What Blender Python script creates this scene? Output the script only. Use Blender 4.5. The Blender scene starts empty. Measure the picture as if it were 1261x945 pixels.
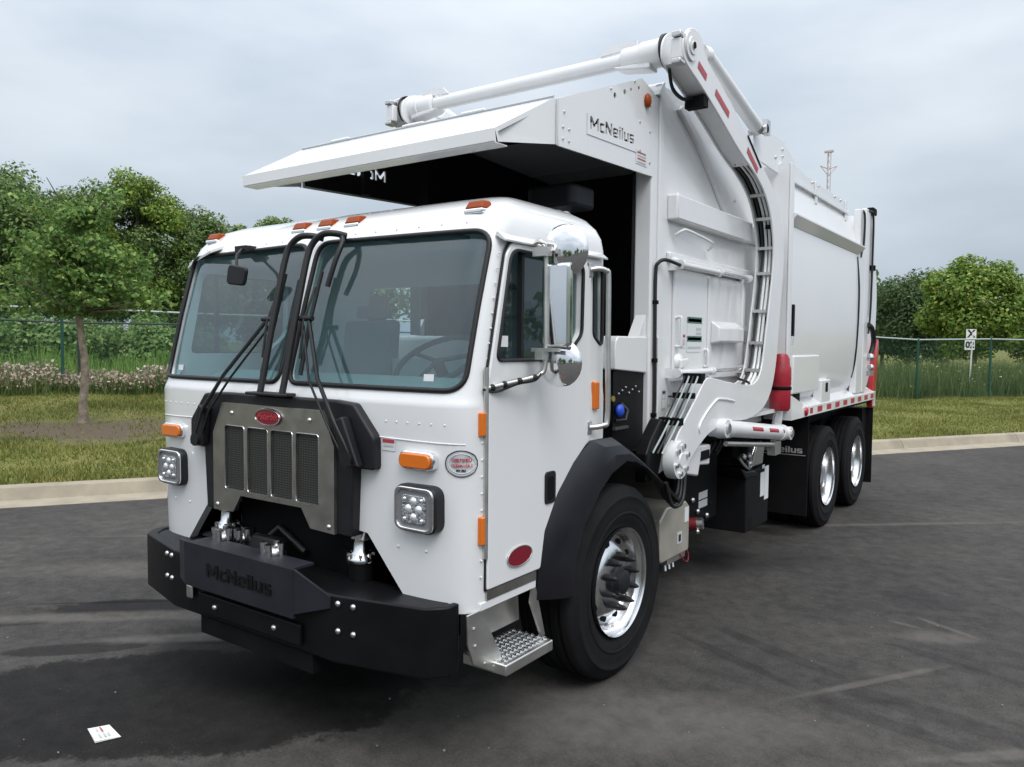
import bpy, bmesh, math, random
import numpy as np
from mathutils import Vector, Matrix
random.seed(7); rng = np.random.default_rng(7)
scn = bpy.context.scene
col = scn.collection

# ------------------------------------------------------------------ camera
CAM = Vector((3.1783, -3.8427, 1.8501)); YAW, PITCH, ROLL, FPX = .6204, .0511, .0077, 961.7
Fv = Vector((-math.sin(YAW)*math.cos(PITCH), math.cos(YAW)*math.cos(PITCH), -math.sin(PITCH)))
Rv = Vector((math.cos(YAW), math.sin(YAW), 0)); Uv = Rv.cross(Fv)
Rr = Rv*math.cos(ROLL)+Uv*math.sin(ROLL); Ur = -Rv*math.sin(ROLL)+Uv*math.cos(ROLL)
cd = bpy.data.cameras.new('camera'); cam = bpy.data.objects.new('camera', cd); col.objects.link(cam)
cam.matrix_world = Matrix(((Rr.x, Ur.x, -Fv.x, CAM.x), (Rr.y, Ur.y, -Fv.y, CAM.y), (Rr.z, Ur.z, -Fv.z, CAM.z), (0, 0, 0, 1)))
cd.sensor_width = 36; cd.lens = FPX/1261*36; cd.clip_start = .05; cd.clip_end = 3000
scn.camera = cam
scn.cycles.adaptive_threshold = .02; scn.cycles.max_bounces = 7; scn.cycles.diffuse_bounces = 3; scn.cycles.glossy_bounces = 3; scn.cycles.transmission_bounces = 3; scn.cycles.transparent_max_bounces = 10
# ------------------------------------------------------------------ sky, sun, exposure
SUN_EL, SUN_AZ = math.radians(52), math.radians(126)     # azimuth from +Y towards +X
w = bpy.data.worlds.new('World'); scn.world = w; w.use_nodes = True
nt = w.node_tree; nt.nodes.clear()
def wn(t, **k):
    n = nt.nodes.new(t)
    for a, b in k.items(): setattr(n, a, b)
    return n
out = wn('ShaderNodeOutputWorld'); bg = wn('ShaderNodeBackground'); bg.inputs[1].default_value = .13
sky = wn('ShaderNodeTexSky', sky_type='NISHITA', sun_disc=False, sun_elevation=SUN_EL, sun_rotation=SUN_AZ, altitude=100, air_density=1.2, dust_density=3)
tc = wn('ShaderNodeTexCoord'); sep = wn('ShaderNodeSeparateXYZ'); nt.links.new(tc.outputs['Generated'], sep.inputs[0])
# overcast deck: luminance rises towards the zenith, as overcast skies do
cl = wn('ShaderNodeValToRGB'); cl.color_ramp.elements[0].position = 0; cl.color_ramp.elements[0].color = (3.0, 3.5, 4.1, 1)
cl.color_ramp.elements[1].position = 1; cl.color_ramp.elements[1].color = (15.5, 15.9, 16.4, 1); _e = cl.color_ramp.elements.new(.36); _e.color = (6.9, 7.35, 7.8, 1); _e.position = .42; _e = cl.color_ramp.elements.new(.22); _e.color = (4.4, 4.9, 5.4, 1)
nt.links.new(sep.outputs['Z'], cl.inputs[0])
mp = wn('ShaderNodeMapping'); mp.inputs['Scale'].default_value = (1.2, 1.2, 3.4); nt.links.new(tc.outputs['Generated'], mp.inputs[0])
nz = wn('ShaderNodeTexNoise'); nz.inputs['Scale'].default_value = 1.7; nz.inputs['Detail'].default_value = 5; nz.inputs['Roughness'].default_value = .5
nt.links.new(mp.outputs[0], nz.inputs['Vector'])
cr = wn('ShaderNodeValToRGB'); cr.color_ramp.elements[0].position = .32; cr.color_ramp.elements[0].color = (.78, .82, .87, 1)
cr.color_ramp.elements[1].position = .68; cr.color_ramp.elements[1].color = (1.22, 1.20, 1.18, 1)
nt.links.new(nz.outputs[0], cr.inputs[0])
mul = wn('ShaderNodeMixRGB', blend_type='MULTIPLY'); mul.inputs[0].default_value = 1
nt.links.new(cl.outputs[0], mul.inputs[1]); nt.links.new(cr.outputs[0], mul.inputs[2])
mx = wn('ShaderNodeMixRGB'); mx.inputs[0].default_value = .9
nt.links.new(sky.outputs[0], mx.inputs[1]); nt.links.new(mul.outputs[0], mx.inputs[2])
nt.links.new(mx.outputs[0], bg.inputs[0]); nt.links.new(bg.outputs[0], out.inputs[0])
sl = bpy.data.lights.new('sun', 'SUN'); sl.energy = 1.3; sl.angle = math.radians(28); sl.color = (1, .97, .92)
so = bpy.data.objects.new('sun', sl); col.objects.link(so)
sd = Vector((math.sin(SUN_AZ)*math.cos(SUN_EL), math.cos(SUN_AZ)*math.cos(SUN_EL), math.sin(SUN_EL)))
so.rotation_euler = sd.to_track_quat('Z', 'Y').to_euler(); so.location = (10, -10, 20)
vs = scn.view_settings; vs.view_transform = 'Standard'; vs.look = 'None'; vs.exposure = 0.14; vs.gamma = 1; vs.use_curve_mapping = False

# ------------------------------------------------------------------ materials
MATS = {}
def mat(name, color, rough=.5, metal=0, coat=0, spec=.5, noise=None, bump=None, trans=0, emit=None, grime=0):
    m = bpy.data.materials.new(name); m.use_nodes = True; t = m.node_tree; p = t.nodes['Principled BSDF']
    p.inputs['Base Color'].default_value = (*color, 1); p.inputs['Roughness'].default_value = rough
    p.inputs['Metallic'].default_value = metal; p.inputs['Coat Weight'].default_value = coat; p.inputs['Coat Roughness'].default_value = .06
    p.inputs['Specular IOR Level'].default_value = spec
    L = t.links.new
    tcn = t.nodes.new('ShaderNodeTexCoord')
    if noise:                        # (scale, darker factor, lighter factor)
        n = t.nodes.new('ShaderNodeTexNoise'); n.inputs['Scale'].default_value = noise[0]; n.inputs['Detail'].default_value = 6
        L(tcn.outputs['Object'], n.inputs['Vector'])
        r = t.nodes.new('ShaderNodeValToRGB'); r.color_ramp.elements[0].position = .3; r.color_ramp.elements[1].position = .72
        r.color_ramp.elements[0].color = (*[c*noise[1] for c in color], 1); r.color_ramp.elements[1].color = (*[min(1, c*noise[2]) for c in color], 1)
        L(n.outputs[0], r.inputs[0]); L(r.outputs[0], p.inputs['Base Color'])
        rr = t.nodes.new('ShaderNodeMapRange'); rr.inputs[3].default_value = max(.02, rough-.08); rr.inputs[4].default_value = min(1, rough+.12)
        L(n.outputs[0], rr.inputs[0]); (L(rr.outputs[0], p.inputs['Roughness']) if coat == 0 else None)
    if bump:                         # (scale, strength)
        n2 = t.nodes.new('ShaderNodeTexNoise'); n2.inputs['Scale'].default_value = bump[0]; n2.inputs['Detail'].default_value = 3
        L(tcn.outputs['Object'], n2.inputs['Vector'])
        b = t.nodes.new('ShaderNodeBump'); b.inputs['Strength'].default_value = bump[1]; b.inputs['Distance'].default_value = .02
        L(n2.outputs[0], b.inputs['Height']); L(b.outputs[0], p.inputs['Normal'])
    if emit:
        p.inputs['Emission Color'].default_value = (*emit[0], 1); p.inputs['Emission Strength'].default_value = emit[1]
    MATS[name] = m
    return m
mat('white_paint', (.80, .81, .82), .26, coat=1.0, noise=(2.2, .975, 1.0), bump=(1.1, .02))
mat('body_white', (.81, .82, .83), .32, coat=.7, noise=(1.6, .95, 1.0), bump=(1.3, .03))
mat('body_side', (.82, .83, .84), .34, coat=.45, noise=(1.2, .97, 1.0), bump=(2.2, .12))
mat('arm_white', (.79, .80, .81), .36, coat=.4, noise=(2.5, .92, 1.0))
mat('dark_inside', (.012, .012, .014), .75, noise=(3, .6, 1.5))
mat('stainless', (.50, .48, .455), .34, 1, noise=(14, .88, 1.08))
mat('aluminium', (.70, .695, .67), .38, 1, noise=(9, .88, 1.05))
mat('chrome', (.86, .86, .87), .06, 1)
mat('polished', (.84, .84, .85), .16, 1, noise=(6, .93, 1.0))
mat('black_plastic', (.011, .011, .014), .46, spec=.4, noise=(8, .8, 1.25), bump=(160, .04))
mat('fender_plastic', (.009, .009, .013), .34, spec=.45, noise=(8, .8, 1.25))
mat('black_steel', (.005, .005, .0065), .42, spec=.22, noise=(6, .75, 1.3))
mat('flap_black', (.008, .008, .009), .65, spec=.15, noise=(5, .8, 1.3))
mat('rubber_seal', (.008, .008, .009), .5)
mat('rubber', (.0125, .0125, .0135), .8, spec=.12, noise=(5, .75, 1.35), bump=(60, .06))
mat('frame_black', (.006, .006, .007), .7, spec=.12, noise=(4, .6, 1.6))
mat('amber', (.72, .17, .012), .22, coat=.6)
mat('amber_dark', (.30, .055, .010), .35, spec=.2)
mat('tank_metal', (.56, .53, .46), .42, .55, noise=(7, .88, 1.05))
mat('red_lens', (.42, .012, .02), .25, coat=.5)
mat('red_dull', (.22, .02, .03), .5, .3)
mat('red_vinyl', (.36, .015, .03), .38, noise=(8, .7, 1.15), bump=(9, .4))
mat('red_oval', (.20, .006, .02), .3, coat=.5)
mat('tape_red', (.42, .03, .05), .4)
mat('tape_white', (.78, .78, .78), .4)
mat('bolt_zinc', (.62, .62, .62), .35, 1)
mat('lens_grey', (.30, .31, .33), .18, .4)
mat('lens_clear', (.62, .64, .67), .12, .75, noise=(60, .35, 1.2), bump=(90, .5))
mat('led_white', (.85, .87, .9), .12, .6)
mat('sticker_white', (.72, .74, .75), .5)
mat('sticker_grey', (.50, .53, .55), .5)
mat('ink_red', (.45, .05, .06), .5); mat('ink_black', (.02, .02, .022), .5); mat('ink_green', (.08, .16, .13), .5)
mat('sticker_yellow', (.7, .62, .12), .5)
mat('flap_text', (.42, .42, .41), .6)
mat('plate_text', (.001, .001, .0015), .3)
mat('plate_grey', (.015, .016, .022), .5, spec=.35, noise=(7, .8, 1.25))
mat('hose', (.012, .012, .013), .5); mat('blue_plastic', (.02, .08, .55), .4); mat('brass', (.62, .45, .12), .35, 1)
mat('interior', (.28, .33, .34), .7, noise=(4, .85, 1.1)); mat('interior_dark', (.05, .06, .065), .7)
mat('seat_cloth', (.36, .40, .40), .85); mat('dash', (.28, .35, .36), .6)
mat('concrete', (.32, .28, .215), .85, noise=(3.2, .78, 1.15), bump=(40, .25))
mat('post_green', (.012, .07, .05), .45); mat('rail_grey', (.36, .42, .43), .4)
mat('fence_dark', (.02, .025, .022), .6)
mat('sign_white', (.78, .78, .76), .5); mat('mast_paint', (.55, .45, .45), .5)
mat('bark', (.16, .12, .085), .9, noise=(9, .6, 1.5), bump=(30, .6))
mat('bark_pale', (.23, .19, .145), .9, noise=(11, .55, 1.45), bump=(30, .6))
mat('paper', (.72, .72, .70), .6); mat('pebble', (.24, .23, .21), .9)
mat('turf_blade', (.1, .14, .03), .7)

def glass_mat(name, tint, refl, rough=.0, dust=.06):
    m = bpy.data.materials.new(name); m.use_nodes = True; t = m.node_tree; t.nodes.clear()
    o = t.nodes.new('ShaderNodeOutputMaterial'); tr = t.nodes.new('ShaderNodeBsdfTransparent'); tr.inputs[0].default_value = (*tint, 1)
    g = t.nodes.new('ShaderNodeBsdfGlossy'); g.inputs['Roughness'].default_value = rough; g.inputs[0].default_value = (.9, .95, 1, 1)
    fr = t.nodes.new('ShaderNodeFresnel'); fr.inputs[0].default_value = refl
    mxs = t.nodes.new('ShaderNodeMixShader')
    ge = t.nodes.new('ShaderNodeNewGeometry'); om = t.nodes.new('ShaderNodeMath'); om.operation = 'SUBTRACT'; om.inputs[0].default_value = 1; t.links.new(ge.outputs['Backfacing'], om.inputs[1])
    mm = t.nodes.new('ShaderNodeMath'); mm.operation = 'MULTIPLY'; t.links.new(fr.outputs[0], mm.inputs[0]); t.links.new(om.outputs[0], mm.inputs[1])
    df = t.nodes.new('ShaderNodeBsdfDiffuse'); df.inputs[0].default_value = (.42, .52, .54, 1); md = t.nodes.new('ShaderNodeMixShader'); md.inputs[0].default_value = dust
    t.links.new(tr.outputs[0], md.inputs[1]); t.links.new(df.outputs[0], md.inputs[2])
    t.links.new(mm.outputs[0], mxs.inputs[0]); t.links.new(md.outputs[0], mxs.inputs[1]); t.links.new(g.outputs[0], mxs.inputs[2]); t.links.new(mxs.outputs[0], o.inputs[0])
    MATS[name] = m
glass_mat('glass', (.72, .84, .85), 1.8, dust=.04)
glass_mat('door_glass', (.55, .62, .62), 1.6, dust=.02)

def nodes_mat(name):
    m = bpy.data.materials.new(name); m.use_nodes = True; MATS[name] = m
    t = m.node_tree; return m, t, t.nodes['Principled BSDF'], t.links.new
def ramp(t, src, stops):
    r = t.nodes.new('ShaderNodeValToRGB'); e = r.color_ramp.elements
    while len(e) < len(stops): e.new(.5)
    for i, (p, c) in enumerate(stops):
        e[i].position = p; e[i].color = (*c, 1) if len(c) == 3 else c
    t.links.new(src, r.inputs[0]); return r.outputs[0]
def noise_n(t, vec, scale, detail=5, rough=.55, dist=0):
    n = t.nodes.new('ShaderNodeTexNoise'); n.inputs['Scale'].default_value = scale; n.inputs['Detail'].default_value = detail
    n.inputs['Roughness'].default_value = rough; n.inputs['Distortion'].default_value = dist
    t.links.new(vec, n.inputs['Vector']); return n.outputs[0]
def mixc(t, fac, a, b, mode='MIX'):
    x = t.nodes.new('ShaderNodeMixRGB'); x.blend_type = mode
    for s, i in ((fac, 0), (a, 1), (b, 2)):
        if isinstance(s, (int, float)): x.inputs[i].default_value = s
        elif isinstance(s, tuple): x.inputs[i].default_value = (*s, 1)
        else: t.links.new(s, x.inputs[i])
    return x.outputs[0]
def mapped(t, vec, scale=(1, 1, 1), rot=0, loc=(0, 0, 0)):
    m = t.nodes.new('ShaderNodeMapping'); m.vector_type = 'TEXTURE' if False else 'POINT'
    m.inputs['Scale'].default_value = scale; m.inputs['Rotation'].default_value = (0, 0, rot); m.inputs['Location'].default_value = loc
    t.links.new(vec, m.inputs[0]); return m.outputs[0]

# asphalt: worn sealcoat, dark patches of damp, sealcoat and painted truck shade and pale dusty tracks, each with a shape of its own
m, t, p, L = nodes_mat('asphalt')
ob = t.nodes.new('ShaderNodeTexCoord').outputs['Object']
big = noise_n(t, ob, .55, 6, .6, .6); fine = noise_n(t, ob, 85, 5, .7); mid = noise_n(t, ob, 7, 8, .75, .3)
c0 = ramp(t, big, [(.3, (.053, .051, .050)), (.5, (.066, .063, .061)), (.72, (.084, .080, .076))])
c1 = mixc(t, .8, c0, ramp(t, mid, [(.3, (.55, .55, .55)), (.7, (1.35, 1.34, 1.32))]), 'MULTIPLY')
c2 = mixc(t, .5, c1, ramp(t, fine, [(.3, (.45, .45, .45)), (.72, (1.7, 1.7, 1.68))]), 'MULTIPLY')
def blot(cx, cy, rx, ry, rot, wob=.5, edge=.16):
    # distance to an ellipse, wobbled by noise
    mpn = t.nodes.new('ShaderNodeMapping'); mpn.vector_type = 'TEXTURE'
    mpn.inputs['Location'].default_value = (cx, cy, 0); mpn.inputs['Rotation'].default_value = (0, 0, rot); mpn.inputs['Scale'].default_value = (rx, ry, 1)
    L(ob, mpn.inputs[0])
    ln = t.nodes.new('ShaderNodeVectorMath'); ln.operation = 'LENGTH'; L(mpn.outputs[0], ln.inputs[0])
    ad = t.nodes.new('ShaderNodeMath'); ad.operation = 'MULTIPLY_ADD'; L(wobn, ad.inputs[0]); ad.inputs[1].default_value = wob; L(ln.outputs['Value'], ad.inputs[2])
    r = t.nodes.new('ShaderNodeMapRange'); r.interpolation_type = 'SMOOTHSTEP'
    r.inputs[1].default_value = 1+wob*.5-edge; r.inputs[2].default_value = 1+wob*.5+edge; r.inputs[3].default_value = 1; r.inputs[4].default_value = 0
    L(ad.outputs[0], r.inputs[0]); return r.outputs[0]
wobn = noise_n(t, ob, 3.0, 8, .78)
cc = c2
wet_shade = None
#BLOTS
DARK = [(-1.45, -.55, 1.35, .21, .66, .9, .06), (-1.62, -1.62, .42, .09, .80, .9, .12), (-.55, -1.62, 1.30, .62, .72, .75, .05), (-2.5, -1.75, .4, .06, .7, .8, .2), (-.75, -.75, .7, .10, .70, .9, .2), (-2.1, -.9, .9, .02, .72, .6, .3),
        (1.78, .88, .55, .06, -.38, .9, .25), (1.6, .62, .45, .05, -.4, .9, .25), (2.75, .52, .75, .09, -.14, .9, .22), (2.55, .28, .45, .06, -.14, .9, .3), (3.05, 3.75, .35, .12, .6, .8, .3), (2.4, 2.5, .3, .2, .2, .9, .35), (2.6, 1.35, .3, .05, -.3, .9, .3), (.9, 2.6, .8, .3, .9, .8, .4), (-.2, -.2, 1.6, .75, .9, .5, .2)]  # blots under and before the bumper: dark sealcoat, also painting the truck's shade
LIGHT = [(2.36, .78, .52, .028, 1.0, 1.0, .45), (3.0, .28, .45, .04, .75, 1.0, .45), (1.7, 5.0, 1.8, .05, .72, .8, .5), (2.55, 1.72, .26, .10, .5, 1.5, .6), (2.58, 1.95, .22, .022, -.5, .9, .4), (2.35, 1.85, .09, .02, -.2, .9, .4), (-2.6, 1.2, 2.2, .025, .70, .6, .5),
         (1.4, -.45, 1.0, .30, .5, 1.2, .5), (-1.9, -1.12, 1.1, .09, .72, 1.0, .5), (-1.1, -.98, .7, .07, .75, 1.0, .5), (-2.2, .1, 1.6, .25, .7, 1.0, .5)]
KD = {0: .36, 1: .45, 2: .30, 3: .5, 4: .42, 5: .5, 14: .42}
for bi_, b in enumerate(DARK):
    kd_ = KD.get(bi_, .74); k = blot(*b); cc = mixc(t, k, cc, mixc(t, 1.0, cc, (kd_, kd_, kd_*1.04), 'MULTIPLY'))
    if wet_shade is None: wet_shade = k
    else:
        a = t.nodes.new('ShaderNodeMath'); a.operation = 'MAXIMUM'; L(wet_shade, a.inputs[0]); L(k, a.inputs[1]); wet_shade = a.outputs[0]
for b in LIGHT:
    k = blot(*b); k2 = t.nodes.new('ShaderNodeMath'); k2.operation = 'MULTIPLY'; L(k, k2.inputs[0]); L(mid, k2.inputs[1])
    cc = mixc(t, k2.outputs[0], cc, (.14, .132, .122))
vo = t.nodes.new('ShaderNodeTexVoronoi'); vo.inputs['Scale'].default_value = 38; L(ob, vo.inputs['Vector'])
spk = t.nodes.new('ShaderNodeMapRange'); spk.inputs[1].default_value = .06; spk.inputs[2].default_value = .13; spk.inputs[3].default_value = .75; spk.inputs[4].default_value = 0; L(vo.outputs['Distance'], spk.inputs[0])
sp2 = t.nodes.new('ShaderNodeMath'); sp2.operation = 'MULTIPLY'; L(spk.outputs[0], sp2.inputs[0]); L(ramp(t, noise_n(t, ob, 6, 4, .7), [(.5, (0, 0, 0)), (.68, (1, 1, 1))]), sp2.inputs[1])
cc = mixc(t, sp2.outputs[0], cc, (.20, .195, .18))
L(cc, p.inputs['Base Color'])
rg = t.nodes.new('ShaderNodeMapRange'); rg.inputs[3].default_value = .84; rg.inputs[4].default_value = .66; L(wet_shade, rg.inputs[0]); L(rg.outputs[0], p.inputs['Roughness'])
b = t.nodes.new('ShaderNodeBump'); b.inputs['Strength'].default_value = .55; b.inputs['Distance'].default_value = .006; L(fine, b.inputs['Height']); L(b.outputs[0], p.inputs['Normal'])
p.inputs['Specular IOR Level'].default_value = .07

# lawn soil under the blades
TREE_XY = (-11.24, 3.06)
m, t, p, L = nodes_mat('lawn')
ob = t.nodes.new('ShaderNodeTexCoord').outputs['Object']
n1 = noise_n(t, ob, .9, 6, .6); n2 = noise_n(t, ob, 14, 5, .7)
cA = ramp(t, n1, [(.3, (.095, .118, .032)), (.55, (.15, .155, .048)), (.75, (.21, .185, .075))])
cB = mixc(t, .6, cA, ramp(t, n2, [(.3, (.5, .5, .5)), (.7, (1.4, 1.4, 1.35))]), 'MULTIPLY')
mpn = t.nodes.new('ShaderNodeMapping'); mpn.vector_type = 'TEXTURE'; mpn.inputs['Location'].default_value = (TREE_XY[0]+.9, TREE_XY[1]-.3, 0)
mpn.inputs['Rotation'].default_value = (0, 0, .95); mpn.inputs['Scale'].default_value = (1.7, 1.25, 100); L(ob, mpn.inputs[0])
ln = t.nodes.new('ShaderNodeVectorMath'); ln.operation = 'LENGTH'; L(mpn.outputs[0], ln.inputs[0])
ad = t.nodes.new('ShaderNodeMath'); ad.operation = 'MULTIPLY_ADD'; L(noise_n(t, ob, 1.6, 7, .75), ad.inputs[0]); ad.inputs[1].default_value = 2.6; L(ln.outputs['Value'], ad.inputs[2])
k = ramp(t, ad.outputs[0], [(.75, (1, 1, 1)), (1.0, (0, 0, 0))])
# ramp clamps at 1, so scale the distance
t.nodes.remove(k.node)
mr = t.nodes.new('ShaderNodeMapRange'); mr.inputs[1].default_value = 2.0; mr.inputs[2].default_value = 2.7; mr.inputs[3].default_value = 1; mr.inputs[4].default_value = 0; L(ad.outputs[0], mr.inputs[0])
L(mixc(t, mr.outputs[0], cB, mixc(t, .5, (.105, .082, .058), ramp(t, n2, [(.3, (.055, .045, .033)), (.7, (.17, .14, .10))]))), p.inputs['Base Color'])
p.inputs['Roughness'].default_value = .95; p.inputs['Specular IOR Level'].default_value = .1

def leaf_mat(name, a, b, c, transl=.25):
    m, t, p, L = nodes_mat(name)
    g = t.nodes.new('ShaderNodeNewGeometry'); rp = g.outputs['Random Per Island']
    ob = t.nodes.new('ShaderNodeTexCoord').outputs['Object']
    c1 = ramp(t, rp, [(0, a), (.6, b), (1, c)]); n = noise_n(t, ob, .8, 3)
    c2 = mixc(t, .6, c1, ramp(t, n, [(.3, (.6, .66, .55)), (.7, (1.3, 1.25, 1.15))]), 'MULTIPLY')
    L(c2, p.inputs['Base Color']); p.inputs['Roughness'].default_value = .6; p.inputs['Specular IOR Level'].default_value = .25
    tl = t.nodes.new('ShaderNodeBsdfTranslucent'); L(c2, tl.inputs[0])
    ms = t.nodes.new('ShaderNodeMixShader'); ms.inputs[0].default_value = transl
    o = [x for x in t.nodes if x.type == 'OUTPUT_MATERIAL'][0]
    L(p.outputs[0], ms.inputs[1]); L(tl.outputs[0], ms.inputs[2]); L(ms.outputs[0], o.inputs[0])
leaf_mat('leaf_young', (0.077, 0.153, 0.045), (0.151, 0.267, 0.072), (0.316, 0.427, 0.128), .3)
leaf_mat('leaf_wood', (0.084, 0.153, 0.062), (0.156, 0.248, 0.082), (0.313, 0.379, 0.144))
leaf_mat('leaf_dark', (0.047, 0.090, 0.042), (0.083, 0.141, 0.055), (0.158, 0.211, 0.086))
leaf_mat('leaf_bright', (0.085, 0.169, 0.030), (0.177, 0.282, 0.049), (0.372, 0.419, 0.100))
leaf_mat('leaf_yellow', (0.086, 0.130, 0.018), (0.164, 0.211, 0.029), (0.276, 0.293, 0.059))
leaf_mat('leaf_hedge', (0.073, 0.146, 0.049), (0.150, 0.255, 0.077), (0.271, 0.365, 0.125))
leaf_mat('grass_lawn', (0.107, 0.138, 0.031), (0.173, 0.189, 0.047), (0.303, 0.269, 0.097), .2)
leaf_mat('grass_tall', (0.056, 0.106, 0.031), (0.106, 0.163, 0.053), (0.206, 0.225, 0.094), .2)
leaf_mat('grass_meadow', (0.085, 0.178, 0.038), (0.144, 0.254, 0.056), (0.220, 0.321, 0.085), .2)
leaf_mat('flower_heads', (0.297, 0.224, 0.194), (0.481, 0.370, 0.331), (0.629, 0.526, 0.437), .1)
leaf_mat('seed_heads', (.22, .20, .09), (.32, .29, .14), (.42, .40, .24), .1)

# perforated grille sheet
m, t, p, L = nodes_mat('perforated')
ob = mapped(t, t.nodes.new('ShaderNodeTexCoord').outputs['Object'], (1, 1, 1))
rm = t.nodes.new('ShaderNodeMapping'); rm.inputs['Rotation'].default_value = (0, math.radians(45), 0); rm.inputs['Scale'].default_value = (120, 120, 120); L(ob, rm.inputs[0])
ch = t.nodes.new('ShaderNodeTexChecker'); ch.inputs['Scale'].default_value = 1; L(rm.outputs[0], ch.inputs[0]); ch.inputs[1].default_value = (.012, .012, .013, 1); ch.inputs[2].default_value = (.075, .073, .07, 1)
L(ch.outputs[0], p.inputs['Base Color']); p.inputs['Roughness'].default_value = .5; p.inputs['Metallic'].default_value = .3
# step tread plate with round buttons is geometry; chain link fabric
m, t, p, L = nodes_mat('chain_link')
uv = t.nodes.new('ShaderNodeTexCoord').outputs['UV']
def wires(rot):
    mpn = t.nodes.new('ShaderNodeMapping'); mpn.inputs['Rotation'].default_value = (0, 0, rot); L(uv, mpn.inputs[0])
    s = t.nodes.new('ShaderNodeSeparateXYZ'); L(mpn.outputs[0], s.inputs[0])
    a = t.nodes.new('ShaderNodeMath'); a.operation = 'MULTIPLY'; a.inputs[1].default_value = 1/.05; L(s.outputs[0], a.inputs[0])
    f = t.nodes.new('ShaderNodeMath'); f.operation = 'FRACT'; L(a.outputs[0], f.inputs[0])
    l = t.nodes.new('ShaderNodeMath'); l.operation = 'LESS_THAN'; l.inputs[1].default_value = .05; L(f.outputs[0], l.inputs[0]); return l.outputs[0]
mxn = t.nodes.new('ShaderNodeMath'); mxn.operation = 'MAXIMUM'; L(wires(math.pi/4), mxn.inputs[0]); L(wires(-math.pi/4), mxn.inputs[1])
p.inputs['Base Color'].default_value = (.045, .12, .10, 1); p.inputs['Roughness'].default_value = .5
tr = t.nodes.new('ShaderNodeBsdfTransparent'); ms = t.nodes.new('ShaderNodeMixShader'); o = [x for x in t.nodes if x.type == 'OUTPUT_MATERIAL'][0]
L(mxn.outputs[0], ms.inputs[0]); L(tr.outputs[0], ms.inputs[1]); L(p.outputs[0], ms.inputs[2]); L(ms.outputs[0], o.inputs[0])

# ------------------------------------------------------------------ helpers
def link(name, me, m=None, parent=None, bevel=None, seg=2, sharp=None):
    o = bpy.data.objects.new(name, me); col.objects.link(o)
    if m: me.materials.clear(); me.materials.append(MATS[m])
    if parent is not None: o.parent = parent
    if bevel:
        b = o.modifiers.new('bevel', 'BEVEL'); b.width = bevel; b.segments = seg; b.limit_method = 'ANGLE'; b.angle_limit = math.radians(40); b.harden_normals = False
        me.polygons.foreach_set('use_smooth', [True]*len(me.polygons)); me.set_sharp_from_angle(angle=math.radians(50))
        wnm = o.modifiers.new('wn', 'WEIGHTED_NORMAL'); wnm.keep_sharp = True
    elif sharp:
        me.polygons.foreach_set('use_smooth', [True]*len(me.polygons)); me.set_sharp_from_angle(angle=math.radians(sharp))
    return o
def tag(o, label, cat, group=None):
    o['label'] = label; o['category'] = cat
    if group: o['group'] = group
    return o
def rest(o, k): o['kind'] = k; return o
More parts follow.
